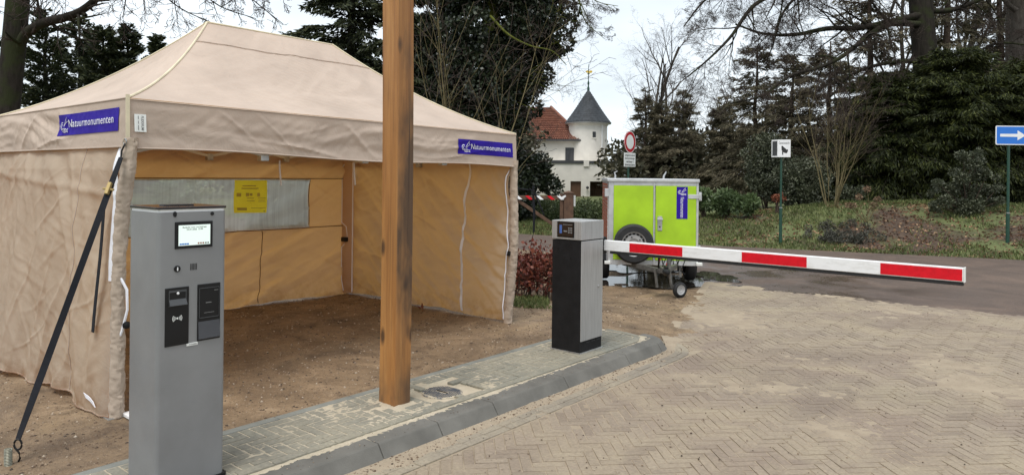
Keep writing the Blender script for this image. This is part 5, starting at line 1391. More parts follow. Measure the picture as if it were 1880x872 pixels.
# flat annexe in front
a0, a1, at = hx(1008), hx(1140), hz(300)
an = MB()
d1a, d1b, d2a, d2b, dt = hx(1045), hx(1064), hx(1080), hx(1110), hz(333)
for x0, x1, z0, z1 in ((a0, d1a, -.2, at), (d1b, d2a, -.2, at), (d2b, a1, -.2, at), (d1a, d1b, dt, at), (d2a, d2b, dt, at)): an.box(x0, x1, -1.4, -1.1, z0, z1)
an.box(a0, a1, -1.1, 2.0, at - .5, at - .2); an.box(a0, a0 + .3, -1.1, 2, -.2, at - .5); an.box(a1 - .3, a1, -1.1, 2, -.2, at - .5)
an.build('annexe_wall', MT['plaster'], HS)
cg = MB(); cg.box(a0 - .06, hx(1068), -1.48, -1.02, at - .05, at + .19); cg.box(hx(1078), hx(1137), -1.48, -1.02, at - .05, at + .17); cg.build('coping', MT['dark_trim'], HS)
MB().box(hx(1068) + .01, hx(1078) - .01, -1.5, -1.05, at - .3, at + .22).build('parapet_pier', MT['plaster'], HS); MB().box(hx(1137) + .01, a1 + .03, -1.5, -1.05, at - .3, at + .10).build('parapet_pier', MT['plaster'], HS)
MB().box(d1a - .0, d1b, -1.22, -1.12, -.2, dt).build('door', MT['door_brown'], HS)
MB().box(d2a, d2b, -.2, -.1, -.2, dt).build('log_store', MT['door_brown'], HS)
lg = MB(); r = random.Random(4)
for i in range(6):
    for j in range(7): lg.tube([(d2a + .25 + i * .19, -.5, .1 + j * .17), (d2a + .25 + i * .19 + .02, -.25, .1 + j * .17)], .08 + r.uniform(-.015, .01), 7)
lg.build('log', MT['fence_wood'], HS)
MB().lathe((hx(1075), -1.5, hz(345)), (0, -1, .3), [(.07, 0), (.13, .14), (0, .16)], 10).build('wall_lamp', MT['black_metal'], HS)
p = W(1086, HD); place(HS, (p[0], p[1], 0), YAW + R(0))

# ================================================================== WOODEN GATE WITH WARNING TAPE, HANGING STRAP
GD = 21.4; g = lambda px: (px - 1000) / FOC * GD
GT = thing('wooden_gate', 'dark wooden gate with diagonal brace and square post behind the barrier', 'gate')
zr = ZAT(1000, 362, GD)
gp = MB(); gp.prism([(g(1036), 0, -.2), (g(1053.5), 0, -.2), (g(1053.5), .29, -.2), (g(1036), .29, -.2)], (0, 0, ZAT(1045, 353, GD) + .2)); 
gp.add([(g(1034), -.03, ZAT(1045, 353, GD)), (g(1055), -.03, ZAT(1045, 353, GD)), (g(1055), .32, ZAT(1045, 353, GD)), (g(1034), .32, ZAT(1045, 353, GD)), (g(1045), .14, ZAT(1045, 349, GD))], [(3, 2, 1, 0), (0, 1, 4), (1, 2, 4), (2, 3, 4), (3, 0, 4)])
gp.build('gate_post', MT['fence_wood'], GT, bevel=.01)
MB().box(g(1029), g(1035.5), .05, .2, -.2, ZAT(1032, 355, GD)).build('end_stile', MT['fence_wood'], GT, bevel=.01)
MB().box(g(800), g(1036), .06, .19, zr - .055, zr + .055).build('top_rail', MT['fence_wood'], GT, bevel=.01)
MB().bar((g(950), .13, zr - .08), (g(1030), .13, ZAT(1000, 420, GD)), .07, .10).build('brace', MT['fence_wood'], GT, bevel=.01)
MB().box(g(1054), g(1057.5), .08, .2, ZAT(1055, 378, GD), ZAT(1055, 358, GD)).build('reflector', MT['white_label'], GT, bevel=.004)
p = W(1000, GD); place(GT, (p[0], p[1], -.02), YAW)
TP = thing('warning_tape', 'red and white striped tape wrapped along the gate top rail', 'barrier tape')
x = g(945); k = 0
wm, rmb = MB(), MB()
while x < g(1040):
    L_ = .16; m_ = (wm if k % 2 == 0 else rmb); r = random.Random(k)
    m_.prism([(x, .04, zr + .062 + r.uniform(-.01, .01)), (x + .11, .04, zr + .058), (x + .24, .03, zr - .055), (x + .13, .03, zr - .058)], (0, .004, 0)); x += .24 + .10 * r.random(); k += 1
wm.prism([(g(1030), -.02, zr + .02), (g(1038), -.03, zr + .09), (g(1040), -.03, zr + .05), (g(1032), -.02, zr - .06)], (0, .004, 0))
wm.build('white_band', MT['white_paint'], TP); rmb.build('red_band', MT['red_reflect'], TP); place(TP, (p[0], p[1], -.02), YAW)
# far guy strap: hangs from the tent's back right corner
cE = np.array((XB, YR + .02, zb(YR)))
HG = thing('hanging_strap', 'black strap and thin cord hanging in front of the wooden gate', 'strap')
h0 = W(979, 11.5, ZAT(979, 352, 11.5)); hb_ = W(981, 11.5, ZAT(981, 426, 11.5)); gnd = W(976, 11.5, gz(*W(976, 11.5)[:2]))
MB().tube([h0 + (0, 0, .10), h0, (h0 + hb_) / 2 + RT * .012, hb_], [.012, .016, .022, .016], 6).build('webbing', MT['black_web'], HG, smooth=True)
MB().tube([hb_, hb_ - RT * .04 - UP * .16, hb_ - RT * .055 - UP * .32, gnd], .006, 5).build('cord', MT['black_web'], HG, smooth=True)
tail = W(1000, 11.5, ZAT(1000, 396, 11.5))
MB().tube([W(972, 11.5, ZAT(972, 346, 11.5)), h0 + RT * .03 - UP * .03, tail], [.01, .016, .008], 6).build('strap_tail', MT['black_web'], HG, smooth=True)
MB().box(h0[0] - .03, h0[0] + .03, h0[1] - .02, h0[1] + .02, h0[2] - .05, h0[2] + .03).build('buckle', MT['black_metal'], HG, bevel=.005)
MB().tube([W(971, 11.5, ZAT(971, 349, 11.5)), np.array(val_pt('back', 4.0, .95, .0))], .012, 5).build('upper_webbing', MT['black_web'], HG, smooth=True)

# ================================================================== VEGETATION
class Wood:
    """many tapered limbs collected into one mesh"""
    def __init__(s): s.V = []; s.F = []; s.n = 0
    def limb(s, pts, rad, n):
        pts = np.asarray(pts, float); k = len(pts); T = np.empty_like(pts)
        T[1:-1] = pts[2:] - pts[:-2]; T[0] = pts[1] - pts[0]; T[-1] = pts[-1] - pts[-2]
        T /= np.sqrt((T * T).sum(1))[:, None] + 1e-9
        ref = np.array([.13, .07, 1.0]) if abs(T[0, 2]) < .85 else np.array([1.0, .1, 0])
        A = np.cross(T, ref); A /= np.sqrt((A * A).sum(1))[:, None] + 1e-9; B = np.cross(T, A)
        an = np.arange(n) * (2 * math.pi / n)
        ring = pts[:, None] + np.asarray(rad)[:, None, None] * (np.cos(an)[None, :, None] * A[:, None] + np.sin(an)[None, :, None] * B[:, None])
        i = np.arange(k - 1)[:, None] * n; j = np.arange(n)[None]; j2 = (j + 1) % n
        s.F.append((np.stack([i + j, i + j2, i + n + j2, i + n + j], -1).reshape(-1, 4)) + s.n)
        s.V.append(ring.reshape(-1, 3)); s.n += k * n
    def build(s, name, mat, parent): return np_mesh(name, np.concatenate(s.V), np.concatenate(s.F), mat, parent, smooth=True)

def rv(r, s=1.0): return np.array([r.gauss(0, s), r.gauss(0, s), r.gauss(0, s)])
def unit(v): return v / (np.linalg.norm(v) + 1e-9)
def grow(w, p, d, Ln, r0, lev, cfg, R_, twig=None):
    """a limb with side limbs; cfg: per level (n children, angle deg, length ratio, wiggle, droop, segments)"""
    nch, ang, lr, wig, droop, ns = cfg[min(lev, len(cfg) - 1)]
    pts = [np.array(p, float)]; ds = []; d = unit(np.array(d, float))
    for k in range(ns):
        d = unit(d + rv(R_, wig) + np.array([0, 0, droop])); ds.append(d); pts.append(pts[-1] + d * Ln / ns)
    last = lev >= len(cfg) - 1
    rad = np.maximum(r0 * (1 - np.linspace(0, 1, ns + 1) * (.75 if not last else .55)), .0035)
    tgt = twig if (twig is not None and lev >= 2) else w
    tgt.limb(pts, rad, 7 if r0 > .06 else 5 if r0 > .02 else 3)
    if last: return
    for k in range(nch):
        t = R_.uniform(.22, .98) if k else .97
        i = min(int(t * ns), ns - 1); q = pts[i] + (pts[i + 1] - pts[i]) * (t * ns - i)
        side = unit(np.cross(ds[i], rv(R_))); a = R(ang * R_.uniform(.6, 1.3))
        grow(w, q, ds[i] * math.cos(a) + side * math.sin(a), Ln * lr * (1.15 - .6 * t) * R_.uniform(.75, 1.2), max(rad[min(i + 1, ns)] * .62, .004), lev + 1, cfg, R_, twig)
def path_limb(w, pts, r0, r1, n=9, dense=6):
    """a given limb through points; returns dense points and radii"""
    pts = np.array(pts, float); s = np.r_[0, np.cumsum(np.linalg.norm(np.diff(pts, axis=0), axis=1))]; u = np.linspace(0, s[-1], dense * (len(pts) - 1) + 1)
    m = np.gradient(pts, s, axis=0); P = []
    for x in u:
        i = min(np.searchsorted(s, x, 'right') - 1, len(s) - 2); h = s[i + 1] - s[i]; t = (x - s[i]) / h
        P.append((2 * t ** 3 - 3 * t * t + 1) * pts[i] + (t ** 3 - 2 * t * t + t) * h * m[i] + (-2 * t ** 3 + 3 * t * t) * pts[i + 1] + (t ** 3 - t * t) * h * m[i + 1])
    P = np.array(P); rad = np.linspace(r0, r1, len(P)); w.limb(P, rad, n); return P, rad
def side_limbs(w, tw, P, rad, N, Ln, cfg, R_, t0=.15, droop=0.0, ang=55):
    for k in range(N):
        t = t0 + (1 - t0) * (k + R_.random()) / N; i = min(int(t * (len(P) - 1)), len(P) - 2); d = unit(P[i + 1] - P[i]); side = unit(np.cross(d, rv(R_))); side[2] += droop; a = R(ang * R_.uniform(.7, 1.25))
        grow(w, P[i], d * math.cos(a) + side * math.sin(a), Ln * (1.2 - .7 * t) * R_.uniform(.6, 1.2), max(rad[i] * .45, .01), 1, cfg, R_, tw)

def leaves(C, D, lng, wid, droop=0.0, bend=.25):
    """pointed leaf quads at centres C along directions D"""
    n = len(C); D = D / (np.linalg.norm(D, axis=1)[:, None] + 1e-9)
    S = np.cross(D, rng.normal(size=(n, 3))); S /= np.linalg.norm(S, axis=1)[:, None] + 1e-9
    N = np.cross(D, S)
    l = (lng * rng.uniform(.6, 1.3, n))[:, None]; w = (wid * rng.uniform(.7, 1.25, n))[:, None]
    V = np.stack([C, C + D * l * .45 + S * w * .5 + N * l * bend * .2, C + D * l - N * l * bend * .3, C + D * l * .45 - S * w * .5 + N * l * bend * .2], 1).reshape(-1, 3)
    return V, np.arange(4 * n, dtype=np.int32).reshape(-1, 4)
def clump_points(N, centres, radii, shell=.55, squash=.8):
    """leaf centres in and near the surface of many clumps; also outward directions"""
    centres = np.asarray(centres, float); radii = np.asarray(radii, float); pr = radii ** 2; k = rng.choice(len(centres), N, p=pr / pr.sum())
    d = rng.normal(size=(N, 3)); d /= np.linalg.norm(d, axis=1)[:, None]
    r = radii[k] * (shell + (1 - shell) * rng.random(N) ** .5) * rng.uniform(.75, 1.12, N)
    o = d * r[:, None]; o[:, 2] *= squash
    return centres[k] + o, d
def bush(root, name, mat, centres, radii, N, lng, wid, up=.25, shell=.5, squash=.85):
    C, d = clump_points(N, centres, radii, shell, squash); D = d + rng.normal(size=d.shape) * .8; D[:, 2] += up
    V, F = leaves(C, D, lng, wid); return np_mesh(name, V, F, mat, root)
def blobs(c, rx, ry, rz, n, r, seed, bottom=.1):
    """clump centres filling an uneven ellipsoid"""
    R_ = random.Random(seed); C = []; Q = []
    while len(C) < n:
        v = rv(R_); v = unit(v) * R_.random() ** .4
        p = np.array([c[0] + v[0] * rx, c[1] + v[1] * ry, c[2] + v[2] * rz])
        if p[2] < bottom: continue
        C.append(p); Q.append(r * R_.uniform(.6, 1.25))
    return C, Q

def conifer(name, label, base, H, Wd, seed, mat, hb=.12, nb=150, nl=70, ll=.26, lw_=.09, droop=.25, slope=.1, prof=.8, group=None, bark='bark_brown', trunk_r=.2, spread=.45, top=1.0, gap=0.0):
    """evergreen: trunk, boughs, flat drooping sprays"""
    R_ = random.Random(seed); t = thing(name, label, 'tree', base, group=group); b = np.array(base, float); w = Wood()
    lean = np.array([R_.uniform(-.02, .02), R_.uniform(-.02, .02), 1]); P = [b + lean * H * k / 8 + (rv(R_, .03) if k else 0) for k in range(9)]
    w.limb(P, np.linspace(trunk_r, .03, 9), 9); C, D = [], []
    for k in range(nb):
        h = hb + (1 - hb) * (k + R_.random()) / nb
        if gap and math.sin(h * 23 + seed) > 1 - gap: continue
        Lb = Wd * ((1 - h) ** prof * .92 + .08) * R_.uniform(.55, 1.12); az = R_.uniform(0, 6.283)
        d = unit(np.array([math.cos(az), math.sin(az), slope + .35 * (h - .4) + R_.uniform(-.12, .12)])); p = b + lean * H * h
        pts = [p]; 
        for s in range(5): d = unit(d + np.array([0, 0, -droop * .22 * (1.2 - h)]) + rv(R_, .06)); pts.append(pts[-1] + d * Lb / 5)
        w.limb(pts, np.linspace(max(.012, trunk_r * .22 * (1 - h)), .006, 6), 3); pts = np.array(pts)
        n = max(6, int(nl * Lb / Wd)); tt = rng.random(n) ** .7 * 4.99; i = tt.astype(int); f = (tt - i)[:, None]
        q = pts[i] * (1 - f) + pts[i + 1] * f; dd = pts[i + 1] - pts[i]; dd /= np.linalg.norm(dd, axis=1)[:, None]
        sd = np.cross(dd, (0, 0, 1.0)); sgn = rng.choice([-1, 1], n)[:, None]; off = rng.random(n)[:, None] * spread * Lb * (1 - .6 * (tt / 5))[:, None] * .45
        q = q + sd * sgn * off + rng.normal(size=q.shape) * .04; q[:, 2] -= off[:, 0] * .25
        v = dd * .8 + sd * sgn * rng.uniform(.2, 1.1, n)[:, None] + rng.normal(size=q.shape) * .25; v[:, 2] -= droop * rng.uniform(.2, 1.3, n)
        C.append(q); D.append(v)
    w.build('trunk', MT[bark], t); V, F = leaves(np.concatenate(C), np.concatenate(D), ll, lw_)
    np_mesh('foliage', V, F, MT[mat], t); return t

BARE = [(6, 45, .62, .10, .01, 6), (6, 42, .60, .14, .0, 5), (5, 42, .60, .18, -.02, 4), (4, 45, .62, .22, -.02, 3), (0, 40, .6, .25, -.03, 3)]
def bare_tree(name, label, base, H, r0, seed, cfg=BARE, bark='bark_grey', group=None, stems=1, spreadd=.1, cat='tree', first=.35):
    R_ = random.Random(seed); t = thing(name, label, cat, base, group=group); w, tw = Wood(), Wood(); b = np.array(base, float)
    for s in range(stems):
        az = R_.uniform(0, 6.28) if stems > 1 else 0; sp = spreadd * R_.uniform(.3, 1.2) if stems > 1 else .03
        d = unit(np.array([math.cos(az) * sp, math.sin(az) * sp, 1])); h = H * (R_.uniform(.7, 1.05) if stems > 1 else 1)
        grow(w, b + (np.array([math.cos(az), math.sin(az), 0]) * .12 * (stems > 1)), d, h, r0 * (R_.uniform(.6, 1.1) if stems > 1 else 1), 0, cfg, R_, tw)
    w.build('trunk', MT[bark], t)
    if tw.V: tw.build('twigs', MT['bark_twig'], t)
    return t
def at(px, d): p = W(px, d); return (p[0], p[1], float(terrain_z(p[0], p[1])) - .05)
def P3(px, py, d): return EYE + d * ray(px, py)

# ---- tall beech at the left edge, its low bough and the twigs hanging in from above
LD = 14.0
lb = thing('beech_tree', 'thick dark tree trunk with a low cut bough beside the tent roof slope', 'tree', at(8, LD))
w, tw = Wood(), Wood(); R_ = random.Random(5)
path_limb(w, [(*at(6, LD)[:2], -.2), P3(10, 330, LD), P3(14, 195, LD), P3(24, 100, LD), P3(31, 20, LD), P3(40, -120, LD), P3(44, -330, LD)], .235, .18, 14, 8)
Pq, rq = path_limb(w, [P3(30, 110, LD), P3(44, 68, LD - .1), P3(75, 45, LD - .3), P3(118, 33, LD - .6), P3(150, 20, LD - .8), P3(180, -4, LD - .9), P3(215, -40, LD - 1)], .105, .055, 10, 5)
w.limb([P3(150, 22, LD - .8), P3(158, 29, LD - .85)], [.04, .032], 8); w.limb([P3(165, 14, LD - .8), P3(170, 20, LD - .85)], [.03, .02], 7)
side_limbs(w, tw, Pq, rq, 9, .9, [(0, 0, 0, 0, 0, 4), (4, 42, .55, .10, .02, 5), (4, 45, .6, .14, .0, 4), (0, 40, .6, .2, 0, 3)], R_, .05)
P2_, r2_ = path_limb(w, [P3(30, 10, LD), P3(90, -60, LD - .5), P3(200, -75, LD - 1), P3(330, -70, LD - 1.5), P3(460, -45, LD - 2), P3(560, -40, LD - 2.2)], .08, .02, 8, 6)
TW = [(0, 0, 0, 0, 0, 4), (6, 40, .6, .10, -.05, 6), (5, 45, .58, .15, -.03, 5), (3, 45, .6, .2, -.02, 4), (0, 40, .6, .2, 0, 3)]
side_limbs(w, tw, P2_, r2_, 12, 1.15, TW, R_, .35, -.75, 60)
for (a, b, c) in (((250, -60), (330, 15), (395, 45)), ((330, -60), (400, 10), (470, 35)), ((400, -60), (470, 5), (520, 45)), ((90, -40), (50, 20), (15, 40)), ((90, -60), (60, 5), (45, 22))):
    q_, rr_ = path_limb(w, [P3(*a, LD - 1), P3(*b, LD - 1.2), P3(*c, LD - 1.4)], .018, .006, 5, 5); side_limbs(w, tw, q_, rr_, 9, .55, TW[1:] and [(0, 0, 0, 0, 0, 3), (4, 42, .6, .12, -.01, 4), (3, 45, .6, .18, 0, 3), (0, 0, 0, .2, 0, 3)], R_, .1, -.2)
w.build('trunk', MT['bark_dark'], lb); tw.build('twigs', MT['bark_twig'], lb)

# ---- evergreens behind the tent
gL = 'evergreens behind the tent roof slope'
for k, (px, d, top, wd, lab) in enumerate([
        (-60, 33, 30, 3.0, 'dark evergreen mostly hidden behind the thick trunk'),
        (85, 33, 18, 2.9, 'tall dark evergreen showing under the low cut bough'),
        (150, 36, 34, 2.5, 'evergreen with a yellowish tip above the tent slope'),
        (188, 30, 48, 1.9, 'evergreen with see-through crown and visible stem above the tent slope'),
        (232, 31, 50, 2.0, 'broad rounded evergreen second from the tent peak'),
        (287, 33, 66, 1.35, 'small pointed evergreen peeping over the tent near its peak')]):
    conifer('evergreen_tree', lab, at(px, d), ZAT(px, top, d), wd, 40 + k, 'lf_conifer', hb=.10, nb=150, nl=230, ll=.22, lw_=.085, droop=.15, slope=.35, prof=.55, group=gL, trunk_r=.22, spread=.5, bark='bark_dark')
conifer('evergreen_tree', 'tall dark drooping conifer beyond the tent ridge beside the timber post', at(640, 28), 15.0, 3.5, 61, 'lf_conifer', hb=.06, nb=260, nl=330, ll=.24, lw_=.075, droop=.5, slope=.05, prof=.75, trunk_r=.3, bark='bark_dark')
conifer('evergreen_tree', 'dark conifer directly behind the timber post', at(735, 26), 13.0, 2.2, 62, 'lf_conifer', hb=.06, nb=190, nl=260, ll=.24, lw_=.075, droop=.5, slope=.05, prof=.6, trunk_r=.25, bark='bark_dark')

# ---- the ivy clad tree
ID = 25.5
iv = thing('ivy_tree', 'huge tree smothered in dark ivy between the tent and the white house', 'tree', at(890, ID))
w, tw = Wood(), Wood(); R_ = random.Random(9)
path_limb(w, [(*at(890, ID)[:2], -.2), P3(890, 250, ID), P3(895, 120, ID), P3(905, 0, ID), P3(910, -150, ID), P3(915, -260, ID)], .45, .2, 12)
zr_ = np.array([(420, 820, 975), (365, 790, 985), (340, 770, 1012), (310, 765, 1005), (280, 765, 965), (250, 765, 955), (215, 760, 985), (185, 760, 975), (150, 755, 1005), (125, 750, 1000), (85, 755, 1042), (35, 750, 1050), (0, 760, 1040), (-60, 770, 1030), (-140, 800, 1000), (-230, 850, 960)], float)
C, Q = [], []
for k in range(430):
    py = R_.uniform(-235, 420); xl, xr = np.interp(-py, -zr_[:, 0], zr_[:, 1]), np.interp(-py, -zr_[:, 0], zr_[:, 2]); a = R_.uniform(-1, 1); rad = R_.uniform(.35, .62)
    u = (xl + xr) / 2 + (xr - xl - 2 * rad * 42) / 2 * a; dep = (xr - xl) / FOC * ID * .45 * math.sqrt(max(0, 1 - a * a)) * R_.uniform(-1, 1)
    C.append(P3(u, py, ID + dep * .8)); Q.append(rad)
for (px, py) in ((1015, 335), (1022, 345), (1000, 300), (1050, 45), (1045, 80), (1055, 20), (1008, 140), (985, 200)): C.append(P3(px - 8, py, ID)); Q.append(.38)
bush(iv, 'ivy', MT['lf_ivy'], C, Q, 190000, .125, .11, up=-.15, shell=.62, squash=.9)
for k in range(14):                                         # bare contorted branches on the light side
    py = R_.uniform(-20, 235); xr = np.interp(-py, -zr_[:, 0], zr_[:, 2])
    grow(w, P3(xr - 30, py, ID - .8), RT * R_.uniform(.6, 1) + UP * R_.uniform(-.5, .45) - FW * .2, R_.uniform(.9, 1.8), .02, 1, [(0, 0, 0, 0, 0, 4), (6, 50, .62, .24, -.02, 7), (5, 52, .62, .28, -.03, 5), (3, 50, .6, .3, 0, 4)], R_, tw)
path_limb(w, [P3(900, 30, ID - 2.4), P3(935, 65, ID - 2.6), P3(975, 85, ID - 2.7), P3(1015, 95, ID - 2.8), P3(1040, 120, ID - 2.8)], .045, .012, 7)
for q in (((1030, -40), (1070, 15), (1090, 60)), ((1040, -60), (1100, 5), (1135, 12)), ((1060, -30), (1075, 40), (1110, 72))):
    q_, rr_ = path_limb(w, [P3(*a, ID - 3) for a in q], .028, .008, 5); side_limbs(w, tw, q_, rr_, 9, .7, TW, R_, .1, -.2)
w.build('trunk', MT['bark_moss'], iv); tw.build('twigs', MT['bark_twig'], iv)

# ---- bare shrub just behind the tent
STEM = [(9, 38, .40, .03, .02, 9), (4, 40, .50, .06, .02, 6), (2, 40, .55, .10, .0, 4), (0, 40, .5, .12, 0, 3)]
bare_tree('bare_shrub', 'tall bare many-stemmed shrub rising behind the tent in front of the ivy tree', at(862, 12.5), 4.9, .021, 13, STEM, 'bark_olive', stems=8, spreadd=.40, cat='shrub')

# ---- far trees behind the house and trailer
FARB = [(9, 35, .50, .06, .02, 9), (6, 38, .60, .10, .03, 6), (5, 40, .62, .14, .0, 5), (4, 42, .6, .18, 0, 4), (0, 40, .6, .2, 0, 3)]
gB = 'bare trees beyond the road'
for px, d, top, r0, sd, lab in ((1168, 56, 105, .20, 3, 'slender bare tree nearest the round tower'), (1192, 58, 82, .28, 4, 'tallest bare tree beyond the round sign'), (1222, 60, 118, .22, 6, 'bare tree farthest from the tower in the group beyond the round sign'),
                            (1300, 52, 165, .2, 8, 'thin bare tree between two pines beyond the trailer'), (1345, 50, 190, .2, 10, 'low bare tree beyond the trailer roof'), (1255, 62, 170, .2, 12, 'slight bare tree above the trailer')):
    bare_tree('bare_tree', lab, at(px, d), ZAT(px, top, d), r0, sd, FARB, 'bark_grey', group=gB)
gP = 'pines beyond the trailer'
for k, (px, d, top, wd, lab) in enumerate([(1185, 52, 165, 2.3, 'dark pine wrapped round the bare trees next to the tower'), (1252, 48, 168, 2.3, 'flat-topped pine above the trailer'), (1215, 50, 190, 2.0, 'pine between the tower group and the flat-topped pine'),
                                      (1385, 38, 88, 3.0, 'tall brownish conifer with drooping boughs behind the camera sign'), (1450, 36, 105, 2.6, 'grey-brown conifer between camera sign and bare bank shrub'), (1330, 44, 190, 2.4, 'mid-sized conifer above the rhododendrons'), (1520, 34, 90, 2.6, 'conifer seen through the beech branches')]):
    conifer('pine_tree', lab, at(px, d), ZAT(px, top, d), wd, 80 + k, 'lf_pine', hb=.14, nb=140, nl=230, ll=.28, lw_=.05, droop=.45, slope=.1, prof=.55, group=gP, trunk_r=.22, gap=.12, spread=.7)
w_c, w_q = [], []
R_ = random.Random(77)
for k in range(420):
    px = R_.uniform(1120, 2500); d = R_.uniform(46, 66); x = W(px, d); h = R_.uniform(.6, 5.2 if px > 1200 else 4.0) * R_.uniform(.6, 1); w_c.append((x[0], x[1], h + .6)); w_q.append(R_.uniform(.7, 1.5))
for k in range(420):
    px = R_.uniform(-900, 985); d = R_.uniform(44, 60); x = W(px, d); h = R_.uniform(.4, 7.5) * R_.uniform(.5, 1); w_c.append((x[0], x[1], h + .6)); w_q.append(R_.uniform(.7, 1.6))
C, d_ = clump_points(70000, w_c, w_q, .4, .85); V, F = leaves(C, d_ + rng.normal(size=d_.shape), .42, .26)
np_mesh('far_wood', V, F, MT['lf_wood'], kind='stuff')

# ---- big beech on the right with limbs across the sky
BD = 24.0
bt = thing('beech_tree', 'massive bare tree with long limbs spreading across the sky', 'tree', at(1700, BD))
w, tw = Wood(), Wood(); R_ = random.Random(21)
path_limb(w, [(*at(1706, BD)[:2], .5), P3(1704, 300, BD), P3(1700, 130, BD), P3(1690, 0, BD), P3(1684, -160, BD), P3(1680, -400, BD)], .46, .26, 14)
BT = [(0, 0, 0, 0, 0, 4), (8, 42, .56, .09, -.012, 7), (6, 44, .58, .13, -.012, 5), (5, 46, .6, .17, -.01, 4), (0, 40, .6, .2, 0, 3)]
limbs = [
    ([(1690, 28), (1640, 40), (1575, 52), (1520, 53), (1460, 64), (1400, 62), (1350, 45)], .13, .03, 18, 2.1),
    ([(1690, 45), (1630, 46), (1590, 70), (1545, 105), (1510, 122), (1450, 140), (1395, 178), (1340, 190)], .11, .02, 18, 1.9),
    ([(1700, 112), (1650, 114), (1610, 120), (1560, 140), (1525, 178)], .09, .02, 12, 1.5),
    ([(1690, -60), (1600, -40), (1500, -35), (1420, -10), (1385, 10), (1340, 70), (1300, 110), (1262, 142)], .15, .022, 20, 2.0),
    ([(1690, -110), (1560, -90), (1440, -70), (1350, -35), (1290, 5), (1255, 50)], .14, .02, 18, 1.9),
    ([(1650, -20), (1640, 10), (1625, 45), (1622, 30)], .06, .03, 4, .9),
    ([(1700, 20), (1740, 20), (1800, 0), (1880, -30)], .10, .03, 10, 1.9),
    ([(1700, 80), (1760, 110), (1830, 80), (1900, 85)], .07, .02, 9, 1.4),
    ([(1500, -35), (1440, 20), (1420, 80), (1405, 120)], .06, .015, 10, 1.3)]
for k, (L_, r0, r1, N, ln) in enumerate(limbs):
    P_, r_1 = path_limb(w, [P3(x, y, BD - .25 * i * (1 if k % 2 else -.6) - .2) for i, (x, y) in enumerate(L_)], r0, r1, 8, 5)
    side_limbs(w, tw, P_, r_1, N, ln, BT, R_, .18, -.15, 55)
w.build('trunk', MT['bark_dark'], bt); tw.build('twigs', MT['bark_twig'], bt)
b2 = thing('beech_tree', 'thick trunk rising above the blue arrow sign', 'tree', at(1868, 25)); w, tw = Wood(), Wood()
path_limb(w, [(*at(1870, 25)[:2], .5), P3(1870, 200, 25), P3(1868, 60, 25), P3(1872, -150, 25), P3(1875, -380, 25)], .42, .28, 12)
for L_ in ([(1865, 20), (1850, 8), (1838, -10), (1820, -60)], [(1865, -60), (1800, -60), (1730, -30), (1690, 10)]):
    P_, r_1 = path_limb(w, [P3(x, y, 24.6) for x, y in L_], .10, .03, 8); side_limbs(w, tw, P_, r_1, 10, 1.6, BT, R_, .15, -.1)
w.build('trunk', MT['bark_grey'], b2); tw.build('twigs', MT['bark_twig'], b2)
for px, d, r0, lab in ((1760, 34, .2, 'upright bare tree between the two thick trunks'), (1800, 36, .17, 'thin upright bare tree beside the second thick trunk'), (1720, 38, .18, 'upright bare tree just behind the massive trunk'), (1655, 36, .15, 'thin bare tree behind the long limbs of the massive tree')):
    bare_tree('bare_tree', lab, at(px, d), 15, r0, px, FARB, 'bark_grey', group='bare trees in the wood behind the beech')
for k, (px, d, wd, lab) in enumerate(((1600, 36, 2.8, 'tall conifer behind the limbs of the massive bare tree'), (1735, 32, 3.0, 'tall conifer between the two thick trunks'), (1840, 34, 2.8, 'tall conifer just before the second thick trunk'), (1950, 32, 3.0, 'tall conifer beyond the second thick trunk, at the picture edge'))):
    conifer('conifer_tree', lab, at(px, d), 14.5, wd, 160 + k, 'lf_pine', hb=.12, nb=150, nl=150, ll=.30, lw_=.06, droop=.5, slope=.05, prof=.45, group='tall conifers in the wood behind the yews', trunk_r=.25, gap=.15)

# ---- yews on the bank
gY = 'yews on the bank at the right'
for k, (px, d, top, wd, lab) in enumerate([(1640, 23.5, 135, 2.5, 'broad dark yew below the massive bare tree'), (1760, 22.5, 95, 2.6, 'tall dark yew behind the holly shrub'), (1870, 22.5, 120, 2.6, 'dark yew behind the arrow sign'), (1985, 23, 60, 2.8, 'yew beyond the arrow sign, cut by the picture edge'), (1575, 25, 215, 1.6, 'smaller yew behind the bare bank shrub')]):
    b = at(px, d); conifer('yew_tree', lab, b, ZAT(px, top, d) - b[2], wd, 120 + k, 'lf_yew', hb=.0, nb=300, nl=480, ll=.17, lw_=.034, droop=.75, slope=.15, prof=.42, group=gY, trunk_r=.2, spread=.9, bark='bark_dark')
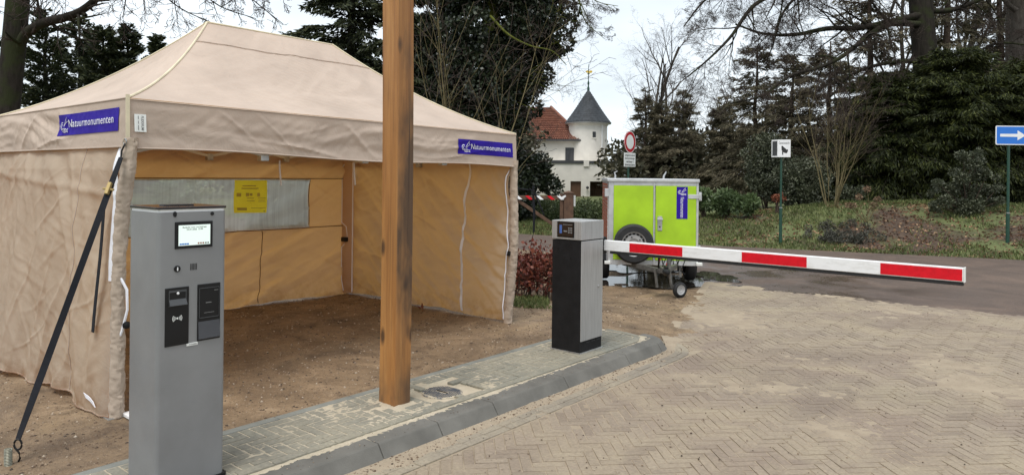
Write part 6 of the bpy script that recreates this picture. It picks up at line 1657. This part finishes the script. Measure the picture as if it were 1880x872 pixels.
# ---- shrubs on the bank
BSH = [(7, 34, .48, .085, .02, 9), (4, 40, .55, .08, .02, 6), (3, 42, .6, .12, .01, 4), (0, 40, .5, .15, 0, 3)]
bare_tree('bare_shrub', 'bare many-stemmed shrub standing on the grassy bank', at(1526, 20.0), 3.3, .019, 31, BSH, 'bark_olive', stems=12, spreadd=.36, cat='shrub')
def shrub(name, label, px, d, top, wpx, mat, N, lng, wid, seed, cat='shrub', low=.2, group=None, n=46, r=.3, squash=.85, cone=0.0):
    b = np.array(at(px, d)); H_ = ZAT(px, top, d) - b[2]; t = thing(name, label, cat, b, group=group)
    rx = wpx / FOC * d / 2; R_ = random.Random(seed); w = Wood()
    C, Q = blobs((b[0], b[1], b[2] + H_ * (.5 + low * .4)), rx * .85, rx * .8, H_ * (.5 - low * .4) * .88, n, r * min(rx, H_), seed, b[2] + .03)
    C = [np.array((b[0] + (c[0] - b[0]) * (1 - cone * ((c[2] - b[2]) / H_ - .35)) + R_.gauss(0, .08 * cone), b[1] + (c[1] - b[1]) * (1 - cone * ((c[2] - b[2]) / H_ - .35)), c[2] + cone * R_.uniform(-.05, .22))) for c in C]
    for k in range(9):
        c = C[k * len(C) // 9]; m = (b + np.array(c)) / 2 + np.array([0, 0, .1]); w.limb([b + rv(R_, .04) * (1, 1, 0), m, c], [.02, .014, .006], 4)
    w.build('stems', MT['bark_brown'], t); bush(t, 'leaves', MT[mat], C, Q, N, lng, wid, squash=squash); return t
b = np.array(at(1772, 18.6)); t = thing('holly_shrub', 'silvery green holly shrub standing alone on the bank before the yews', 'shrub', b); w = Wood(); R_ = random.Random(44); C, Q = [], []
for px, py, r in ((1792, 280, .11), (1770, 292, .13), (1803, 300, .12), (1781, 305, .15), (1750, 318, .13), (1768, 328, .18), (1798, 325, .17), (1822, 322, .11), (1728, 338, .12), (1748, 346, .17), (1778, 350, .20), (1808, 348, .17), (1832, 344, .12), (1715, 352, .10), (1735, 372, .17), (1762, 376, .2), (1792, 378, .2), (1818, 376, .18), (1836, 368, .11), (1722, 392, .14), (1746, 402, .18), (1776, 404, .2), (1804, 404, .18), (1826, 398, .12), (1738, 424, .15), (1764, 428, .17), (1790, 426, .16), (1714, 372, .1), (1812, 420, .12)):
    for k in range(2):
        c = P3(px + R_.gauss(0, 4), py + R_.gauss(0, 4), 18.6 + R_.uniform(-.45, .45)); C.append(c); Q.append(r * R_.uniform(.8, 1.2))
        if k == 0: w.limb([b + rv(R_, .03), (b * 1.1 + c * .9) / 2 + rv(R_, .04), c, c + unit(c - b) * r * 1.1], [.018, .012, .006, .004], 4)
w.build('stems', MT['bark_brown'], t); bush(t, 'leaves', MT['lf_holly'], C, Q, 15000, .07, .036, up=.5, shell=.2)
shrub('holly_shrub', 'large dark glossy holly behind the camera sign', 1408, 23.5, 232, 95, 'lf_holly', 14000, .08, .045, 4, n=80, low=.0)
shrub('holly_shrub', 'dark holly between camera sign and bare bank shrub', 1470, 22.5, 285, 105, 'lf_holly', 12000, .08, .045, 5, n=80, low=.0)
shrub('holly_shrub', 'low dark holly behind the dried flower plant', 1560, 22.5, 345, 70, 'lf_holly', 3500, .08, .05, 6)
gR = 'rhododendrons beside the trailer'
for px, top, wpx, d, sd, lab in ((1292, 342, 42, 21.5, 1, 'rhododendron half hidden by the trailer edge'), (1330, 352, 52, 21.0, 2, 'pale green rhododendron in the middle of three'), (1370, 358, 46, 20.5, 3, 'rhododendron with dark lower leaves nearest the camera sign')):
    shrub('rhododendron', lab, px, d, top, wpx, 'lf_rhodo', 3200, .13, .045, 50 + sd, group=gR, low=.35, n=24, r=.36)
shrub('red_leaf_bush', 'small bush with rusty red leaves behind the camera sign pole', 1428, 20.5, 349, 30, 'lf_red', 260, .07, .035, 8, low=.35, n=14)
hy = at(1592, 18.6); t = thing('dried_hydrangea', 'dry stalks with withered pinkish flower heads on the bank', 'plant', hy); w = Wood(); cs = []
for px, py in ((1592, 347), (1577, 362), (1612, 366), (1558, 377), (1566, 378), (1604, 376)):
    e = P3(px, py, 18.6); m = (np.array(hy) + e) / 2 + RT * .06 * (1 if px > 1590 else -1) + UP * .04; w.limb([np.array(hy), m, e], [.010, .008, .006], 4); cs.append(e)
w.build('stalks', MT['bark_olive'], t); [bush(t, 'flower_head', MT['lf_dry'], [c], [.085], 130, .04, .03) for c in cs]
# low grey ground cover, copper hedge, hedge by the gate
c0 = at(1545, 17.9); C, Q = blobs((c0[0], c0[1], c0[2] + .16), .95, .8, .10, 60, .10, 6, c0[2] - 1)
C = [(x + .0, y, float(terrain_z(x, y)) + .04 + .06 * random.random()) for x, y, z in C]
t = thing('heather_patch', 'low grey-green creeping plant on the road side of the bank', 'ground cover plant', c0); bush(t, 'leaves', MT['lf_cover'], C, Q, 5000, .05, .025)
ch = thing('copper_hedge', 'low hedge with copper red leaves between tent and barrier cabinet', 'hedge', (*W(985, 9.6)[:2], .05)); w = Wood(); C, Q = [], []; R_ = random.Random(8)
for k in range(34):
    px, d = R_.uniform(940, 1050), R_.uniform(9.2, 10.6); b = W(px, d); b[2] = .03; top = b + np.array([R_.gauss(0, .05), R_.gauss(0, .05), R_.uniform(.35, .58)])
    if b[1] < 6.1 and b[0] < -4.9: continue
    w.limb([b, (b + top) / 2 + rv(R_, .02), top], [.011, .008, .004], 4)
    for j in range(7):
        q = b + (top - b) * R_.uniform(.3, 1); e = q + rv(R_, .09) + (0, 0, .05); w.limb([q, e], [.005, .003], 3); C.append(e); Q.append(R_.uniform(.06, .11))
w.build('stems', MT['bark_brown'], ch); bush(ch, 'leaves', MT['lf_copper'], C, Q, 3600, .055, .04, up=0)
gh = thing('garden_hedge', 'mid-green clipped garden hedge behind the wooden gate', 'hedge', at(1010, 27)); C, Q = [], []; R_ = random.Random(18)
for k in range(150):
    b = W(R_.uniform(880, 1112), R_.uniform(26, 28.5)); C.append((b[0], b[1], R_.uniform(.1, .62))); Q.append(R_.uniform(.22, .36))
w = Wood()
for k in range(0, 150, 5): w.limb([(C[k][0], C[k][1], -.05), C[k]], [.02, .01], 4)
w.build('stems', MT['bark_brown'], gh); bush(gh, 'leaves', MT['lf_hedge'], C, Q, 16000, .09, .05)
# greenery seen through the tent window
for px, d, top, wpx, sd, lab in ((300, 16, 330, 190, 71, 'light green bush seen through the clear tent window'), (520, 19, 318, 130, 72, 'dark bush behind the plain end of the tent window')):
    shrub('garden_bush', lab, px, d, top, wpx, 'lf_rhodo' if sd == 71 else 'lf_holly', 5000, .11, .06, sd, low=.0, n=40, r=.36)
# ---- grass and fallen leaves on the bank and verge
def blades(N, keepf, mat, name, h0, h1, wd, dens=None):
    X = rng.uniform(-16, 4, N); Y = rng.uniform(15.5, 27, N); s = Y - far_edge(X)
    q = np.stack([X, Y, 0 * X], 1) - EYE; dpt = q @ FW; u = (q @ CRT) / dpt
    k = (s > .06) & keepf(X, Y, s) & (u > -.05) & (u < .85); X, Y = X[k], Y[k]; n = len(X)
    C = np.stack([X, Y, terrain_z(X, Y)], 1); D = rng.normal(size=(n, 3)) * .6; D[:, 2] = np.abs(D[:, 2]) + .7
    return np_mesh(name, *leaves(C, D, rng.uniform(h0, h1), wd), mat, kind='stuff') if n else None
nz_ = lambda X, Y, sc, sd: vnoise(np.stack([X, Y], 1), sc, sd, 3)
blades(95000, lambda X, Y, s: (nz_(X, Y, .7, 4) + .25 * (s < .5) + .1 > -.12) & ~((np.hypot(X + 3.9, (Y - 19.9) * 1.1) + 1.2 * nz_(X, Y, 1.5, 9) < 1.2) & (s > .4) & (rng.random(len(X)) < .8)), MT['lf_grass'], 'grass', .06, .12, .022)
def litter(N, mat, f):
    X = rng.uniform(-16, 4, N); Y = rng.uniform(15.5, 27, N); s = Y - far_edge(X); k = (s > .1) & f(X, Y, s); X, Y = X[k], Y[k]
    C = np.stack([X, Y, terrain_z(X, Y) + .02], 1); D = rng.normal(size=(len(X), 3)); D[:, 2] *= .3
    np_mesh('fallen_leaves', *leaves(C, D, .075, .05), mat, kind='stuff')
litter(30000, MT['lf_litter'], lambda X, Y, s: (nz_(X, Y, .7, 4) < .08) | (rng.random(len(X)) < .15) | (np.hypot(X + 3.9, (Y - 19.9) * 1.1) < 1.1) & (rng.random(len(X)) < .6))
# verge grass beyond the road on the left and a tuft by the tent
X = rng.uniform(-22, -9, 24000); Y = rng.uniform(15, 26, 24000); s = Y - far_edge(X); k = (s > .05) & (s < 7); X, Y = X[k], Y[k]
D = rng.normal(size=(len(X), 3)) * .6; D[:, 2] = np.abs(D[:, 2]) + .7
np_mesh('grass', *leaves(np.stack([X, Y, terrain_z(X, Y)], 1), D, .10, .025), MT['lf_grass'], kind='stuff')
n = 1500; q = np.stack([W(px, d) for px, d in zip(rng.uniform(935, 1010, n), rng.uniform(8.6, 9.6, n))]); q[:, 2] = dirt_h(q[:, :1], q[:, 1:2])[:, 0] if True else 0
D = rng.normal(size=(n, 3)) * .7; D[:, 2] = np.abs(D[:, 2]) + .5
q = q[(q[:, 1] > 6.15)]; np_mesh('grass', *leaves(q, D[:len(q)], .06, .012), MT['lf_grass'], kind='stuff')
# a curled orange leaf by the tent wall
lf = G(777, 572, .09); V, F = leaves(np.repeat(lf[None], 5, 0) + rng.normal(size=(5, 3)) * .012 + (0, 0, .02), rng.normal(size=(5, 3)), .07, .05)
tag(np_mesh('dry_leaf', V, F, MT['lf_red']), 'curled orange leaf on the earth by the tent wall with the zip', 'leaf')
